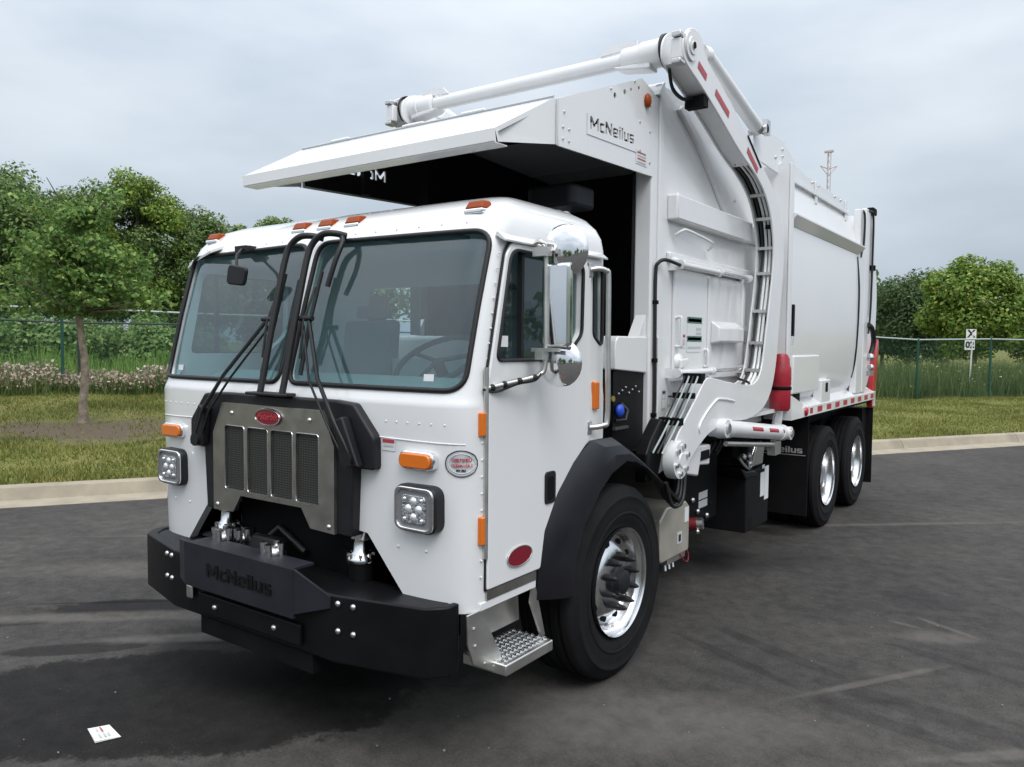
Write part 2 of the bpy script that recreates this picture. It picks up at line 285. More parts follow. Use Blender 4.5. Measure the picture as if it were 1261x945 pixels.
class MB:
    def __init__(s): s.v = []; s.f = []
    def add(s, vs_, fs):
        n = len(s.v); s.v += [tuple(x) for x in vs_]; s.f += [tuple(i+n for i in f) for f in fs]; return s
    def box(s, x0, x1, y0, y1, z0, z1):
        return s.add([(x0,y0,z0),(x1,y0,z0),(x1,y1,z0),(x0,y1,z0),(x0,y0,z1),(x1,y0,z1),(x1,y1,z1),(x0,y1,z1)],
                     [(0,3,2,1),(4,5,6,7),(0,1,5,4),(1,2,6,5),(2,3,7,6),(3,0,4,7)])
    def prism(s, pts, ax, a, b):
        n = len(pts)
        def P(u, v, w): return {'x': (w, u, v), 'y': (u, w, v), 'z': (u, v, w)}[ax]
        area = sum(pts[i][0]*pts[(i+1) % n][1]-pts[(i+1) % n][0]*pts[i][1] for i in range(n))
        if (area < 0) != (ax == 'y'): pts = pts[::-1]
        if a > b: a, b = b, a
        vs_ = [P(u, v, a) for u, v in pts]+[P(u, v, b) for u, v in pts]
        return s.add(vs_, [tuple(range(n))[::-1], tuple(range(n, 2*n))]+[(i, (i+1) % n, n+(i+1) % n, n+i) for i in range(n)])
    def hexa(s, q0, q1):           # two quads in matching order
        return s.add(list(q0)+list(q1), [(3,2,1,0),(4,5,6,7),(0,1,5,4),(1,2,6,5),(2,3,7,6),(3,0,4,7)])
    def cyl(s, p0, p1, r0, r1=None, n=14, cap=True):
        r1 = r0 if r1 is None else r1; p0, p1 = Vector(p0), Vector(p1); d = (p1-p0).normalized()
        a = d.orthogonal().normalized(); b = d.cross(a); vs_ = []
        for p_, r in ((p0, r0), (p1, r1)):
            for i in range(n):
                t_ = 2*math.pi*i/n; vs_.append(p_+(a*math.cos(t_)+b*math.sin(t_))*r)
        fs = [(i, (i+1) % n, n+(i+1) % n, n+i) for i in range(n)]
        if cap: fs += [tuple(range(n))[::-1], tuple(range(n, 2*n))]
        return s.add(vs_, fs)
    def tube(s, path, r, n=8, closed=False):
        P = [Vector(q) for q in path]; k = len(P); vs_ = []; fs = []
        prev = None
        for i in range(k):
            a = P[(i-1) % k] if (closed or i > 0) else P[0]; b = P[(i+1) % k] if (closed or i < k-1) else P[-1]
            d = (b-a).normalized()
            if prev is None: u = d.orthogonal().normalized()
            else: u = (prev-d*prev.dot(d)).normalized()
            prev = u; vv = d.cross(u); rr = r[i] if isinstance(r, (list, tuple)) else r
            for j in range(n):
                t_ = 2*math.pi*j/n; vs_.append(P[i]+(u*math.cos(t_)+vv*math.sin(t_))*rr)
        m_ = k if closed else k-1
        for i in range(m_):
            for j in range(n):
                fs.append((i*n+j, i*n+(j+1) % n, ((i+1) % k)*n+(j+1) % n, ((i+1) % k)*n+j))
        if not closed: fs += [tuple(range(n))[::-1], tuple((k-1)*n+j for j in range(n))]
        return s.add(vs_, fs)
    def lathe(s, prof, c=(0, 0, 0), n=48, axis='x', close=False):   # prof: (radius, offset along axis)
        vs_ = []; k = len(prof)
        for r, h in prof:
            for j in range(n):
                t_ = 2*math.pi*j/n; a, b = r*math.cos(t_), r*math.sin(t_)
                q = {'x': (h, a, b), 'y': (a, h, b), 'z': (a, b, h)}[axis]; vs_.append((q[0]+c[0], q[1]+c[1], q[2]+c[2]))
        fs = [(i*n+j, i*n+(j+1) % n, (i+1)*n+(j+1) % n, (i+1)*n+j) for i in range(k-1) for j in range(n)]
        if close: fs += [((k-1)*n+j, (k-1)*n+(j+1) % n, (j+1) % n, j) for j in range(n)]
        return s.add(vs_, fs)
    def sphere(s, c, r, n=10, m_=6, sc=(1, 1, 1)):
        prof = [(math.sin(math.pi*i/m_), -math.cos(math.pi*i/m_)) for i in range(m_+1)]; vs_ = []; fs = []
        for a, h in prof:
            for j in range(n):
                t_ = 2*math.pi*j/n; vs_.append((c[0]+r*sc[0]*a*math.cos(t_), c[1]+r*sc[1]*a*math.sin(t_), c[2]+r*sc[2]*h))
        fs = [(i*n+j, i*n+(j+1) % n, (i+1)*n+(j+1) % n, (i+1)*n+j) for i in range(m_) for j in range(n)]
        return s.add(vs_, fs)
    def mirror(s): s.v = [(-x, y, z) for x, y, z in s.v]; s.f = [f[::-1] for f in s.f]; return s
    def mesh(s, name='m', fix=True):
        me = bpy.data.meshes.new(name); me.from_pydata(s.v, [], s.f); me.validate()
        if fix:
            bm = bmesh.new(); bm.from_mesh(me); bmesh.ops.remove_doubles(bm, verts=bm.verts, dist=1e-5)
            bmesh.ops.recalc_face_normals(bm, faces=bm.faces); bm.to_mesh(me); bm.free()
        me.update(); return me
    def builds(s, name, m=None, parent=None, bevel=None, seg=2, sharp=None):
        idx = list(range(len(s.v)))          # loose pieces by union-find, one object each
        def find(i):
            while idx[i] != i: idx[i] = idx[idx[i]]; i = idx[i]
            return i
        for f_ in s.f:
            for q in f_[1:]: idx[find(q)] = find(f_[0])
        gr_ = {}
        for f_ in s.f: gr_.setdefault(find(f_[0]), []).append(f_)
        for fs in gr_.values():
            us = sorted({i for f_ in fs for i in f_}); mp_ = {u: k for k, u in enumerate(us)}; b = MB(); b.v = [s.v[u] for u in us]; b.f = [tuple(mp_[i] for i in f_) for f_ in fs]
            o = b.build(name, m, parent, bevel, seg, sharp)
        return o
    def build(s, name, m=None, parent=None, bevel=None, seg=2, sharp=None):
        return link(name, s.mesh(name), m, parent, bevel, seg, sharp)
def rrect(pts, r, n=6):
    """round the corners of a polygon; r may be one radius or one per corner"""
    k = len(pts); o = []
    for i in range(k):
        p0, p1, p2 = Vector(pts[i-1]), Vector(pts[i]), Vector(pts[(i+1) % k]); rr = r[i] if isinstance(r, (list, tuple)) else r
        d0 = (p0-p1); d2 = (p2-p1); l = min(d0.length*.48, d2.length*.48, rr/max(.05, math.tan(d0.angle(d2)/2)) if rr else 0)
        if l <= 1e-6: o.append(tuple(p1)); continue
        a = p1+d0.normalized()*l; b = p1+d2.normalized()*l
        for j in range(n+1):
            t_ = j/n; q = a*(1-t_)**2+p1*2*t_*(1-t_)+b*t_*t_; o.append(tuple(q))
    return o
def dense(P, d=.03):
    o = []
    for i in range(len(P)):
        p0, p1 = Vector(P[i]), Vector(P[(i+1) % len(P)]); k = max(1, int((p1-p0).length/d)); o += [tuple(p0.lerp(p1, j/k)) for j in range(k)]
    return o
def boolean(base, cutters, op='DIFFERENCE', self_=False):
    """base and cutters are MB; returns a mesh"""
    o = bpy.data.objects.new('tmp', base.mesh() if isinstance(base, MB) else base); col.objects.link(o); tmp = []
    for c in cutters:
        q = bpy.data.objects.new('tmpc', c.mesh()); col.objects.link(q); tmp.append(q)
        md = o.modifiers.new('b', 'BOOLEAN'); md.object = q; md.operation = op; md.solver = 'EXACT'; md.use_self = self_
    dg = bpy.context.evaluated_depsgraph_get(); me = bpy.data.meshes.new_from_object(o.evaluated_get(dg))
    for q in tmp: bpy.data.objects.remove(q)
    bpy.data.objects.remove(o); return me
def text_mesh(s, size, thick=.002, shear=0, bold=0, wide=1):
    c = bpy.data.curves.new('t', 'FONT'); c.body = s; c.size = size; c.extrude = thick/2; c.shear = shear; c.offset = bold; c.align_x = 'CENTER'; c.align_y = 'CENTER'; c.resolution_u = 3
    o = bpy.data.objects.new('t', c); col.objects.link(o); dg = bpy.context.evaluated_depsgraph_get()
    me = bpy.data.meshes.new_from_object(o.evaluated_get(dg)); bpy.data.objects.remove(o)
    for v in me.vertices: v.co.x *= wide
    return me
def put_text(name, s, size, m, parent, origin, ex, ey, **k):
    me = text_mesh(s, size, **k); ex, ey = Vector(ex).normalized(), Vector(ey).normalized(); ez = ex.cross(ey)
    M = Matrix(((ex.x, ey.x, ez.x, origin[0]), (ex.y, ey.y, ez.y, origin[1]), (ex.z, ey.z, ez.z, origin[2]), (0, 0, 0, 1)))
    me.transform(M); return link(name, me, m, parent)
# squarish block lettering: letters as polygons on a unit grid (cap height 1)
def letters(word):
    T = .28; X = .76; G = {}; H = .18
    def R(x0, x1, y0, y1): return [(x0, y0), (x1, y0), (x1, y1), (x0, y1)]
    G['M'] = ([R(0, T, 0, 1), R(1.12, 1.12+T, 0, 1), [(T, 1), (T, .58), (.58, .2), (.82, .2), (1.12, .58), (1.12, 1), (.70, .52)]], 1.12+T)
    G['c'] = ([R(0, T, .12, X-.12), [(0, X-.12), (T, X-.12), (T, X-H), (.76, X-H), (.76, X), (.12, X)], [(0, .12), (.12, 0), (.76, 0), (.76, H), (T, H), (T, .12)]], .76)
    G['N'] = ([R(0, T, 0, 1), R(.86, .86+T, 0, 1), [(T, 1), (T, .58), (.86, 0), (.86, .42)]], .86+T)
    G['e'] = ([R(0, T, .12, X-.12), [(0, X-.12), (T, X-.12), (T, X-.15), (.62, X-.15), (.62, .44), (.62+T, .44), (.62+T, X-.12), (.78, X), (.12, X)], R(T, .62+T, .30, .44),
               [(0, .12), (.12, 0), (.84, 0), (.84, .15), (T, .15), (T, .12)]], .62+T)
    G['i'] = ([R(0, T, 0, X), R(0, T, .84, 1)], T)
    G['l'] = ([R(0, T, 0, 1)], T)
    G['u'] = ([R(0, T, H, X), R(.60, .60+T, 0, X), [(0, H), (.12, 0), (.60, 0), (.60, H)]], .60+T)
    G['s'] = ([R(.04, .82, .0, .15), [(0, X-.1), (.1, X), (.78, X), (.78, X-.15), (T, X-.15), (T, .44), (0, .44)], R(0, .82, .30, .44), [(.82-T, .30), (.82-T, .15), (.82, .15), (.82, .30)]], .82)
    x = 0; polys = []
    for ch_ in word:
        g, w_ = G[ch_]
        polys += [[(a+x, b_) for a, b_ in q] for q in g]; x += w_+.15
    return polys, x-.15
def letter_mb(word, h, origin, ex, ey, thick):
    """origin = lower left corner; extruded by thick along ex x ey"""
    polys, wd = letters(word); ex, ey = Vector(ex), Vector(ey); ez = ex.cross(ey).normalized(); o = Vector(origin); b = MB()
    for q in polys:
        n = len(q); a = sum(q[i][0]*q[(i+1) % n][1]-q[(i+1) % n][0]*q[i][1] for i in range(n))
        if a < 0: q = q[::-1]
        v0 = [o+ex*(u*h)+ey*(v*h) for u, v in q]; v1 = [p_+ez*thick for p_ in v0]
        b.add(v0+v1, [tuple(range(n))[::-1], tuple(range(n, 2*n))]+[(i, (i+1) % n, n+(i+1) % n, n+i) for i in range(n)])
    return b
def letter_cutters(word, h, origin, ex, ey, thick):
    polys, wd = letters(word); ex, ey = Vector(ex), Vector(ey); ez = ex.cross(ey).normalized(); o = Vector(origin); out_ = []
    for q in polys:
        n = len(q); a = sum(q[i][0]*q[(i+1) % n][1]-q[(i+1) % n][0]*q[i][1] for i in range(n))
        if a < 0: q = q[::-1]
        cx_ = sum(p_[0] for p_ in q)/n; cy_ = sum(p_[1] for p_ in q)/n; q = [(u+(.006 if u > cx_ else -.006), v+(.006 if v > cy_ else -.006)) for u, v in q]
        v0 = [o+ex*(u*h)+ey*(v*h) for u, v in q]; v1 = [p_+ez*thick for p_ in v0]; b = MB()
        b.add(v0+v1, [tuple(range(n))[::-1], tuple(range(n, 2*n))]+[(i, (i+1) % n, n+(i+1) % n, n+i) for i in range(n)]); out_.append(b)
    return out_
def joined(name, bm_, m, parent): return link(name, (lambda me: me)(bm_.mesh(fix=False)), m, parent)

# ------------------------------------------------------------------ the setting
K0 = Vector((-6.0, .3, 0)); DS = Vector((.5357, .8444, 0)); DT = Vector((-.8444, .5357, 0))     # kerb origin, along, away from the lot
def st(s, t_, z=0): q = K0+DS*s+DT*t_; return (q.x, q.y, z)
def to_st(x, y): d = Vector((x, y, 0))-K0; return d.dot(DS), d.dot(DT)
def sstep(a, b, x): x = min(1, max(0, (x-a)/(b-a))); return x*x*(3-2*x)
def lawn_z(s, t_):
    A = min(.52, max(.04, .5-.019*(s+1.4))); tt = t_-.65
    z = .15+A*min(1, max(0, tt/9.4))**1.15
    if t_ > 12: z += .25*sstep(12, 60, t_)
    return z+.025*math.sin(s*1.3+t_*.9)*sstep(.8, 3, t_)+.018*math.sin(s*2.9-t_*2.1)*sstep(.8, 3, t_)
def lz(x, y): return lawn_z(*to_st(x, y))
def gp(u, d):                 # ground point seen in picture column u at distance d
    q = CAM+Vector((Fv.x, Fv.y, 0))*d+Rv*((u-630.5)/FPX*d); return q.x, q.y
g = MB(); g.add([(-1500, -1500, -.06), (1500, -1500, -.06), (1500, 1500, -.06), (-1500, 1500, -.06)], [(0, 1, 2, 3)])
rest(g.build('ground', 'lawn'), 'structure')
g = MB(); g.add([st(-160, 0), st(200, 0), st(200, -220), st(-160, -220)], [(0, 3, 2, 1)])
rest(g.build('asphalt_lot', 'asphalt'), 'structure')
# lawn and field beyond, one relief sheet
ss = list(np.linspace(-160, -30, 14))+list(np.linspace(-28, 48, 96))+list(np.linspace(52, 200, 16))
ts = [.64]+list(np.linspace(.9, 13, 34))+list(np.linspace(14, 60, 20))+[90, 150, 300, 700]
vv = [st(a, b_, lawn_z(a, b_)-(.01 if b_ < .7 else 0)) for a in ss for b_ in ts]; nT = len(ts)
ff = [(i*nT+j, (i+1)*nT+j, (i+1)*nT+j+1, i*nT+j+1) for i in range(len(ss)-1) for j in range(nT-1)]
g = MB(); g.add(vv, ff); rest(g.build('lawn', 'lawn', sharp=60), 'structure')
# concrete kerb and gutter in poured lengths
kerb = MB(); kerb.box(-.01, .01, -.01, .01, -.05, -.04)
kroot = bpy.data.objects.new('kerb', None); col.objects.link(kroot); rest(kroot, 'structure')
prof = [(-.02, -.05), (-.02, .006), (.40, .012), (.455, .11), (.475, .142), (.51, .155), (.63, .158), (.655, .14), (.655, -.05)]
SEG = 3.05; kp = MB(); kp.v = []; n = len(prof)
v0 = [(0, -b_*1.0, c) for b_, c in prof]
def kerb_mesh(L_):
    b = MB(); q0 = [Vector((0, 0, 0))+DT*a+Vector((0, 0, c)) for a, c in prof]; q1 = [q+DS*(L_-.012) for q in q0]
    b.add(q0+q1, [tuple(range(n)), tuple(range(n, 2*n))[::-1]]+[(i, n+i, n+(i+1) % n, (i+1) % n) for i in range(n)]); return b.mesh('kerb_length')
km = kerb_mesh(SEG); km.materials.append(MATS['concrete'])
for i in range(-10, 18):
    o = bpy.data.objects.new('kerb_length', km); col.objects.link(o); o.parent = kroot; q = K0+DS*(i*SEG+1.1); o.location = (q.x, q.y, 0)

# grass blades, one mesh of many triangles
def blades(name, P, h, wd, m, lean=.45, seg=1):
    """P (n,3) bases, h (n,) heights, wd (n,) widths"""
    n = len(P); th = rng.uniform(0, 2*np.pi, n); dx = np.stack([np.cos(th), np.sin(th), np.zeros(n)], 1)
    la = rng.uniform(0, 2*np.pi, n); ll = rng.uniform(0, lean, n)*h
    tip = P+np.stack([np.cos(la)*ll, np.sin(la)*ll, h], 1)
    V = np.empty((n, 3, 3)); V[:, 0] = P-dx*wd[:, None]/2; V[:, 1] = P+dx*wd[:, None]/2; V[:, 2] = tip
    return tri_mesh(name, V.reshape(-1, 3), m)
def tri_mesh(name, V, m, k=3):
    n = len(V)//k; me = bpy.data.meshes.new(name); me.vertices.add(len(V)); me.vertices.foreach_set('co', V.astype(np.float32).ravel())
    me.loops.add(n*k); me.loops.foreach_set('vertex_index', np.arange(n*k, dtype=np.int32))
    me.polygons.add(n); me.polygons.foreach_set('loop_start', np.arange(0, n*k, k, dtype=np.int32)); me.polygons.foreach_set('loop_total', np.full(n, k, dtype=np.int32))
    me.update(); me.validate(); me.materials.append(MATS[m]); return me
def st_np(s, t_): return np.stack([K0.x+DS.x*s+DT.x*t_, K0.y+DS.y*s+DT.y*t_], 1)
def scatter(n, s0, s1, t0, t1, pw=1.0):
    s = rng.uniform(s0, s1, n); t_ = t0+(t1-t0)*rng.uniform(0, 1, n)**pw; xy = st_np(s, t_)
    z = np.array([lawn_z(a, b_) for a, b_ in zip(s, t_)]); return np.column_stack([xy, z]), s, t_
Ps = []
for (s0, s1, n) in ((-9, 7, 105000), (13, 36, 80000)):
    P_, s, t_ = scatter(n, s0, s1, .66, 11.0 if s0 < 0 else 9.5, 1.15)
    d = np.hypot((P_[:, 0]-TREE_XY[0]-.9)/1.75, (P_[:, 1]-TREE_XY[1]+.3)/1.35)
    cl_ = np.sin(s*2.1+np.sin(t_*1.7)*2)+np.sin(t_*2.7+s*.8)
    keep = (d > .95+.28*np.sin(s*3.1+t_*2)+.2*np.sin(t_*7.3-s*2)+.15*np.sin(s*11)) | (rng.uniform(0, 1, n) < .05+.6*np.clip(d-.45, 0, 1)); Ps.append((P_[keep], cl_[keep]))
P_ = np.concatenate([a for a, _ in Ps]); cl_ = np.concatenate([b_ for _, b_ in Ps]); n = len(P_)
h = rng.uniform(.035, .085, n)*(1+.25*np.clip(cl_, -1.5, 1.5)); P_[:, 2] -= .01
o = link('lawn_grass', blades('lawn_grass', P_, h, rng.uniform(.012, .028, n), 'grass_lawn', .8)); rest(o, 'stuff')
tag(o, 'short mown grass covering the lawn behind the concrete kerb', 'grass')

# chain link fence along the lawn
FA = Vector((-15.37, 4.62, 0)); FB = Vector((-.80, 24.0, 0)); FD = (FB-FA).normalized(); FH = 1.95
def fpt(d): q = FA+FD*d; return Vector((q.x, q.y, lz(q.x, q.y)))
def fence(name, spans, label, h=FH, side=0):
    r = bpy.data.objects.new(name, None); col.objects.link(r); p0 = fpt(spans[0]); r.location = p0; tag(r, label, 'fence', 'green chain link fence stretches')
    post = MB(); post.cyl((0, 0, -.3), (0, 0, h), .036, n=10); post.sphere((0, 0, h), .04, 10, 4, (1, 1, .8)); pm = post.mesh('post'); pm.materials.append(MATS['post_green'])
    for d in spans:
        o = bpy.data.objects.new('post', pm); col.objects.link(o); o.parent = r; o.location = fpt(d)-p0
    tops = [fpt(d)-p0+Vector((0, 0, h-.03)) for d in spans]
    MB().tube(tops, .024, 8).build('top_rail', 'rail_grey', r, sharp=60)
    MB().tube([q-Vector((0, 0, h-.10)) for q in tops], .006, 5).build('tension_wire', 'post_green', r)
    me = bpy.data.meshes.new('chain_link'); V = []; Fc = []; UV = []
    for i in range(len(spans)-1):
        a, b_ = tops[i], tops[i+1]; k = len(V); dn = Vector((0, 0, h-.08)); off = Vector((-FD.y, FD.x, 0))*.04
        V += [tuple(a-dn+off), tuple(b_-dn+off), tuple(b_+off), tuple(a+off)]; Fc.append((k, k+1, k+2, k+3)); UV += [(spans[i], 0), (spans[i+1], 0), (spans[i+1], h-.08), (spans[i], h-.08)]
    me.from_pydata(V, [], Fc); ul = me.uv_layers.new(name='UVMap')
    for i, u in enumerate(UV): ul.data[i].uv = u
    link('chain_link_fabric', me, 'chain_link', r)
    return r
SP = 3.02
fence('chain_link_fence', [SP*i for i in range(-6, 4)], 'green chain link fence behind the young tree and pale flowering weeds')
fence('chain_link_fence', [24.25+SP*(i-2) for i in range(0, 10)], 'green chain link fence on the right in front of the small sign')

# ------------------------------------------------------------------ the truck (X = its left side, Y = rearwards, front axle at Y 0)
T = bpy.data.objects.new('garbage_truck', None); col.objects.link(T)
tag(T, 'white front loading garbage truck parked on asphalt, lift arm raised over its hopper', 'garbage truck')
def nexp(z): return 8.0+2.0*min(1, max(0, (z-1.6)/.6))
LV = [  # z, front centre y, reference y, half width, back y, back corner radius
    (.70, -1.36, -1.0, 1.158, -.15, .05), (1.0, -1.367, -1.0, 1.163, -.15, .05), (1.35, -1.372, -1.0, 1.165, -.15, .05), (1.575, -1.375, -1.0, 1.165, -.15, .05), (1.60, -1.368, -.99, 1.162, -.15, .05),
    (1.63, -1.352, -.97, 1.160, -.15, .05), (2.0, -1.25, -.90, 1.158, -.145, .06), (2.34, -1.148, -.82, 1.155, -.14, .07), (2.40, -1.118, -.80, 1.146, -.14, .08),
    (2.45, -1.075, -.76, 1.122, -.145, .09), (2.495, -1.01, -.72, 1.085, -.16, .12), (2.53, -.92, -.65, 1.03, -.20, .15), (2.555, -.80, -.55, .93, -.26, .2), (2.57, -.62, -.45, .75, -.36, .2)]
# side features were laid out on the plane |x| = 1.1125; this carries them to the door plane
def m2(P): return [(-3.843+(y+3.843)*.970, 1.85+(z-1.85)*.970) for y, z in P]
def outmap(o):
    if o.type == 'MESH':
        for v_ in o.data.vertices:
            s_ = 1 if v_.co.x > 0 else -1; (y_, z_), = m2([(v_.co.y, v_.co.z)]); v_.co = (s_*(abs(v_.co.x)+.0625), y_, z_)
        o.data.update()
    for c_ in o.children: outmap(c_)
    return o
def lvz(z):
    for i in range(len(LV)-1):
        if LV[i][0] <= z <= LV[i+1][0]:
            f = (z-LV[i][0])/(LV[i+1][0]-LV[i][0]); return [LV[i][k]+(LV[i+1][k]-LV[i][k])*f for k in range(6)]
    return list(LV[0] if z < LV[0][0] else LV[-1])
def front_y(x, z, off=0):
    _, yc, yr, w_, _, _ = lvz(z); w_ -= off; a = min(1, abs(x)/w_)
    n_ = nexp(z); return yr-(yr-yc-off)*(1-a**n_)**(1/n_)
def ring(L_, off=0, nf=56):
    z, yc, yr, w_, yb, rb = L_; NEXP = nexp(z); w_ -= off; d = yr-yc-off; yb -= off; o = []
    for i in range(nf+1):
        th = math.pi*i/nf; c, s = math.cos(th), math.sin(th)
        x = w_*math.copysign(abs(c)**(2/NEXP), c); y = yr-d*abs(s)**(2/NEXP); o.append((x, y))
    for k in (.33, .66): o.append((-w_, yr+(yb-rb-yr)*k))
    for i in range(7): a = math.pi/2*i/6; o.append((-w_+rb-rb*math.cos(a), yb-rb+rb*math.sin(a)))
    for k in (.25, .5, .75): o.append((-w_+rb+(2*w_-2*rb)*k, yb))
    for i in range(7): a = math.pi/2*i/6; o.append((w_-rb+rb*math.sin(a), yb-rb+rb*math.cos(a)))
    for k in (.66, .33): o.append((w_, yr+(yb-rb-yr)*k))
    return o
def dense_levels():
    o = []
    for i in range(len(LV)-1):
        n_ = max(1, int((LV[i+1][0]-LV[i][0])/.09))
        for k in range(n_): f = k/n_; o.append([LV[i][j]+(LV[i+1][j]-LV[i][j])*f for j in range(6)])
    return o+[list(LV[-1])]
def loft(off=0, zlo=None, zhi=None):
    b = MB(); R_ = []
    lv = dense_levels()
    for L_ in lv:
        z = max(L_[0], .70+off)-(off if L_[0] > 2.3 else 0)*min(1, max(0, (L_[0]-2.3)/.2))
        R_.append([(x, y, z) for x, y in ring(L_, off)])
    n_ = len(R_[0])
    vs_ = [q for r_ in R_ for q in r_]; fs = [(i*n_+j, i*n_+(j+1) % n_, (i+1)*n_+(j+1) % n_, (i+1)*n_+j) for i in range(len(R_)-1) for j in range(n_)]
    fs += [tuple(range(n_))[::-1], tuple(range((len(R_)-1)*n_, len(R_)*n_))]
    return b.add(vs_, fs)
WSR = dense(rrect([(.035, 1.648), (1.112, 1.648), (1.117, 2.34), (.035, 2.355)], [.07, .085, .085, .09], 7), .04)
WSL = [(-a, c) for a, c in WSR]
DWIN = rrect([(-1.07, 1.775), (-.50, 1.775), (-.335, 1.90), (-.325, 2.265), (-.965, 2.275)], [.03, .1, .08, .06, .08], 6)
QWIN = rrect([(-.185, 1.90), (-.085, 1.83), (-.085, 2.255), (-.185, 2.255)], .04, 5)
DWIN_, QWIN_ = m2(DWIN), m2(QWIN)
NOTCH = [(-.86, .5), (-.86, .70), (-.61, .985), (-.45, 1.0), (-.45, 1.35), (.45, 1.35), (.45, 1.0), (.61, .985), (.86, .70), (.86, .5)]
ARCH = [(-.735, .5), (-.72, .78), (-.665, .95), (-.55, 1.12), (-.40, 1.25), (-.22, 1.335), (.2, 1.335), (.2, .5)]
cuts = [MB().prism(WSR, 'y', -1.7, -.9), MB().prism(WSL, 'y', -1.7, -.9), MB().prism(NOTCH, 'y', -1.7, -.95), MB().prism(m2(ARCH), 'x', -1.5, 1.5)]
for s in (-1, 1):
    cuts += [MB().prism(DWIN_, 'x', s*.9, s*1.4), MB().prism(QWIN_, 'x', s*.9, s*1.4)]
RWIN = rrect([(-.6, 1.75), (.6, 1.75), (.6, 2.2), (-.6, 2.2)], .06)
cuts.append(MB().prism(RWIN, 'y', -.3, .3))
inner = loft(.045)
# floor of the cavity stays at .76 so that the cab has a floor
cab_me = boolean(loft(0), [inner]+cuts)
cab = link('cab', cab_me, 'white_paint', T, sharp=32)
wn_ = cab.modifiers.new('wn', 'WEIGHTED_NORMAL'); wn_.keep_sharp = True
# glass: slices of the same surface
shell = boolean(loft(.018), [loft(.024)])
def pane(name, cutter, m, parent):
    me = boolean(shell.copy(), [cutter], 'INTERSECT'); return link(name, me, m, parent, sharp=40)
def grow(poly, d):
    cx_ = sum(p_[0] for p_ in poly)/len(poly); cy_ = sum(p_[1] for p_ in poly)/len(poly); o = []
    for a, c in poly:
        v = Vector((a-cx_, c-cy_)); l = v.length; o.append((cx_+v.x*(l+d)/l, cy_+v.y*(l+d)/l))
    return o
for W_ in (WSR, WSL):
    pane('windshield_pane', MB().prism(grow(W_, .006), 'y', -1.7, -.9), 'glass', cab)
    MB().tube([(x, front_y(x, z)-.002, z) for x, z in W_], .0125, 8, True).build('windshield_seal', 'rubber_seal', cab, sharp=60)
for s in (-1, 1):
    pane('door_window', MB().prism(grow(DWIN_, .006), 'x', s*.95, s*1.4), 'door_glass', cab)
    pane('quarter_window', MB().prism(grow(QWIN_, .004), 'x', s*.95, s*1.4), 'door_glass', cab)
    MB().tube([(s*1.157, y, z) for y, z in QWIN_], .010, 6, True).build('window_seal', 'rubber_seal', cab, sharp=60)
# belt seam line and rivets
b = MB(); q = []
for i in range(61):
    x = -1.13+2.26*i/60; z = 1.425+.012*math.cos(x*1.4); q.append((x, front_y(x, z)-.0015, z))
b.tube(q, .0032, 6).build('belt_seam', 'white_paint', cab, sharp=60)
b = MB()
for i in range(34):
    x = -1.05+2.1*i/33
    if abs(x) > .72: b.sphere((x, front_y(x, 1.505), 1.505), .0048, 6, 4)
for i in range(15):
    x = -.98+1.96*i/14; b.sphere((x, front_y(x, 2.385), 2.385), .0055, 6, 4)
for z in np.linspace(.85, 1.5, 10): b.sphere((1.162, -1.235, z), .0055, 6, 4)
for k in range(10): b.sphere((1.157, -1.205+.011*k, 1.72+.065*k), .005, 6, 4)
for x in (.80, .955): b.sphere((x, front_y(x, .955), .955), .007, 6, 4); b.sphere((-x, front_y(x, .955), .955), .007, 6, 4)
rest(b.build('rivets', 'white_paint', cab, sharp=60), 'stuff')
# drip rails and visor tips
for s in (-1, 1):
    b = MB(); b.prism([(s*1.07, 2.335), (s*1.125, 2.305), (s*1.128, 2.312), (s*1.08, 2.352)], 'y', -1.03, -.09); outmap(b.build('drip_rail', 'white_paint', cab))
b = MB(); b.hexa([(-1.20, -1.10, 2.308), (-.83, -1.20, 2.352), (-.82, -1.12, 2.385), (-1.10, -.95, 2.375)], [(-1.20, -1.10, 2.322), (-.83, -1.20, 2.366), (-.82, -1.12, 2.40), (-1.10, -.95, 2.39)]); b.build('corner_visor', 'white_paint', cab)
# roof marker lights
for x in (-.99, -.205, 0, .205, .99):
    z = 2.458; y = front_y(x, z)
    if abs(x) > .5: y -= .01
    base = MB().prism([(x-.062, y+.05), (x-.052, y-.03), (x+.052, y-.03), (x+.062, y+.05)], 'z', z-.03, z-.008)
    o = base.build('roof_marker_light', 'chrome', cab, bevel=.006)
    b = MB(); b.hexa([(x-.052, y-.026, z-.008), (x+.052, y-.026, z-.008), (x+.058, y+.05, z-.008), (x-.058, y+.05, z-.008)],
                     [(x-.04, y-.008, z+.03), (x+.04, y-.008, z+.03), (x+.048, y+.042, z+.032), (x-.048, y+.042, z+.032)]); b.build('marker_lens', 'amber_dark', o, bevel=.008)
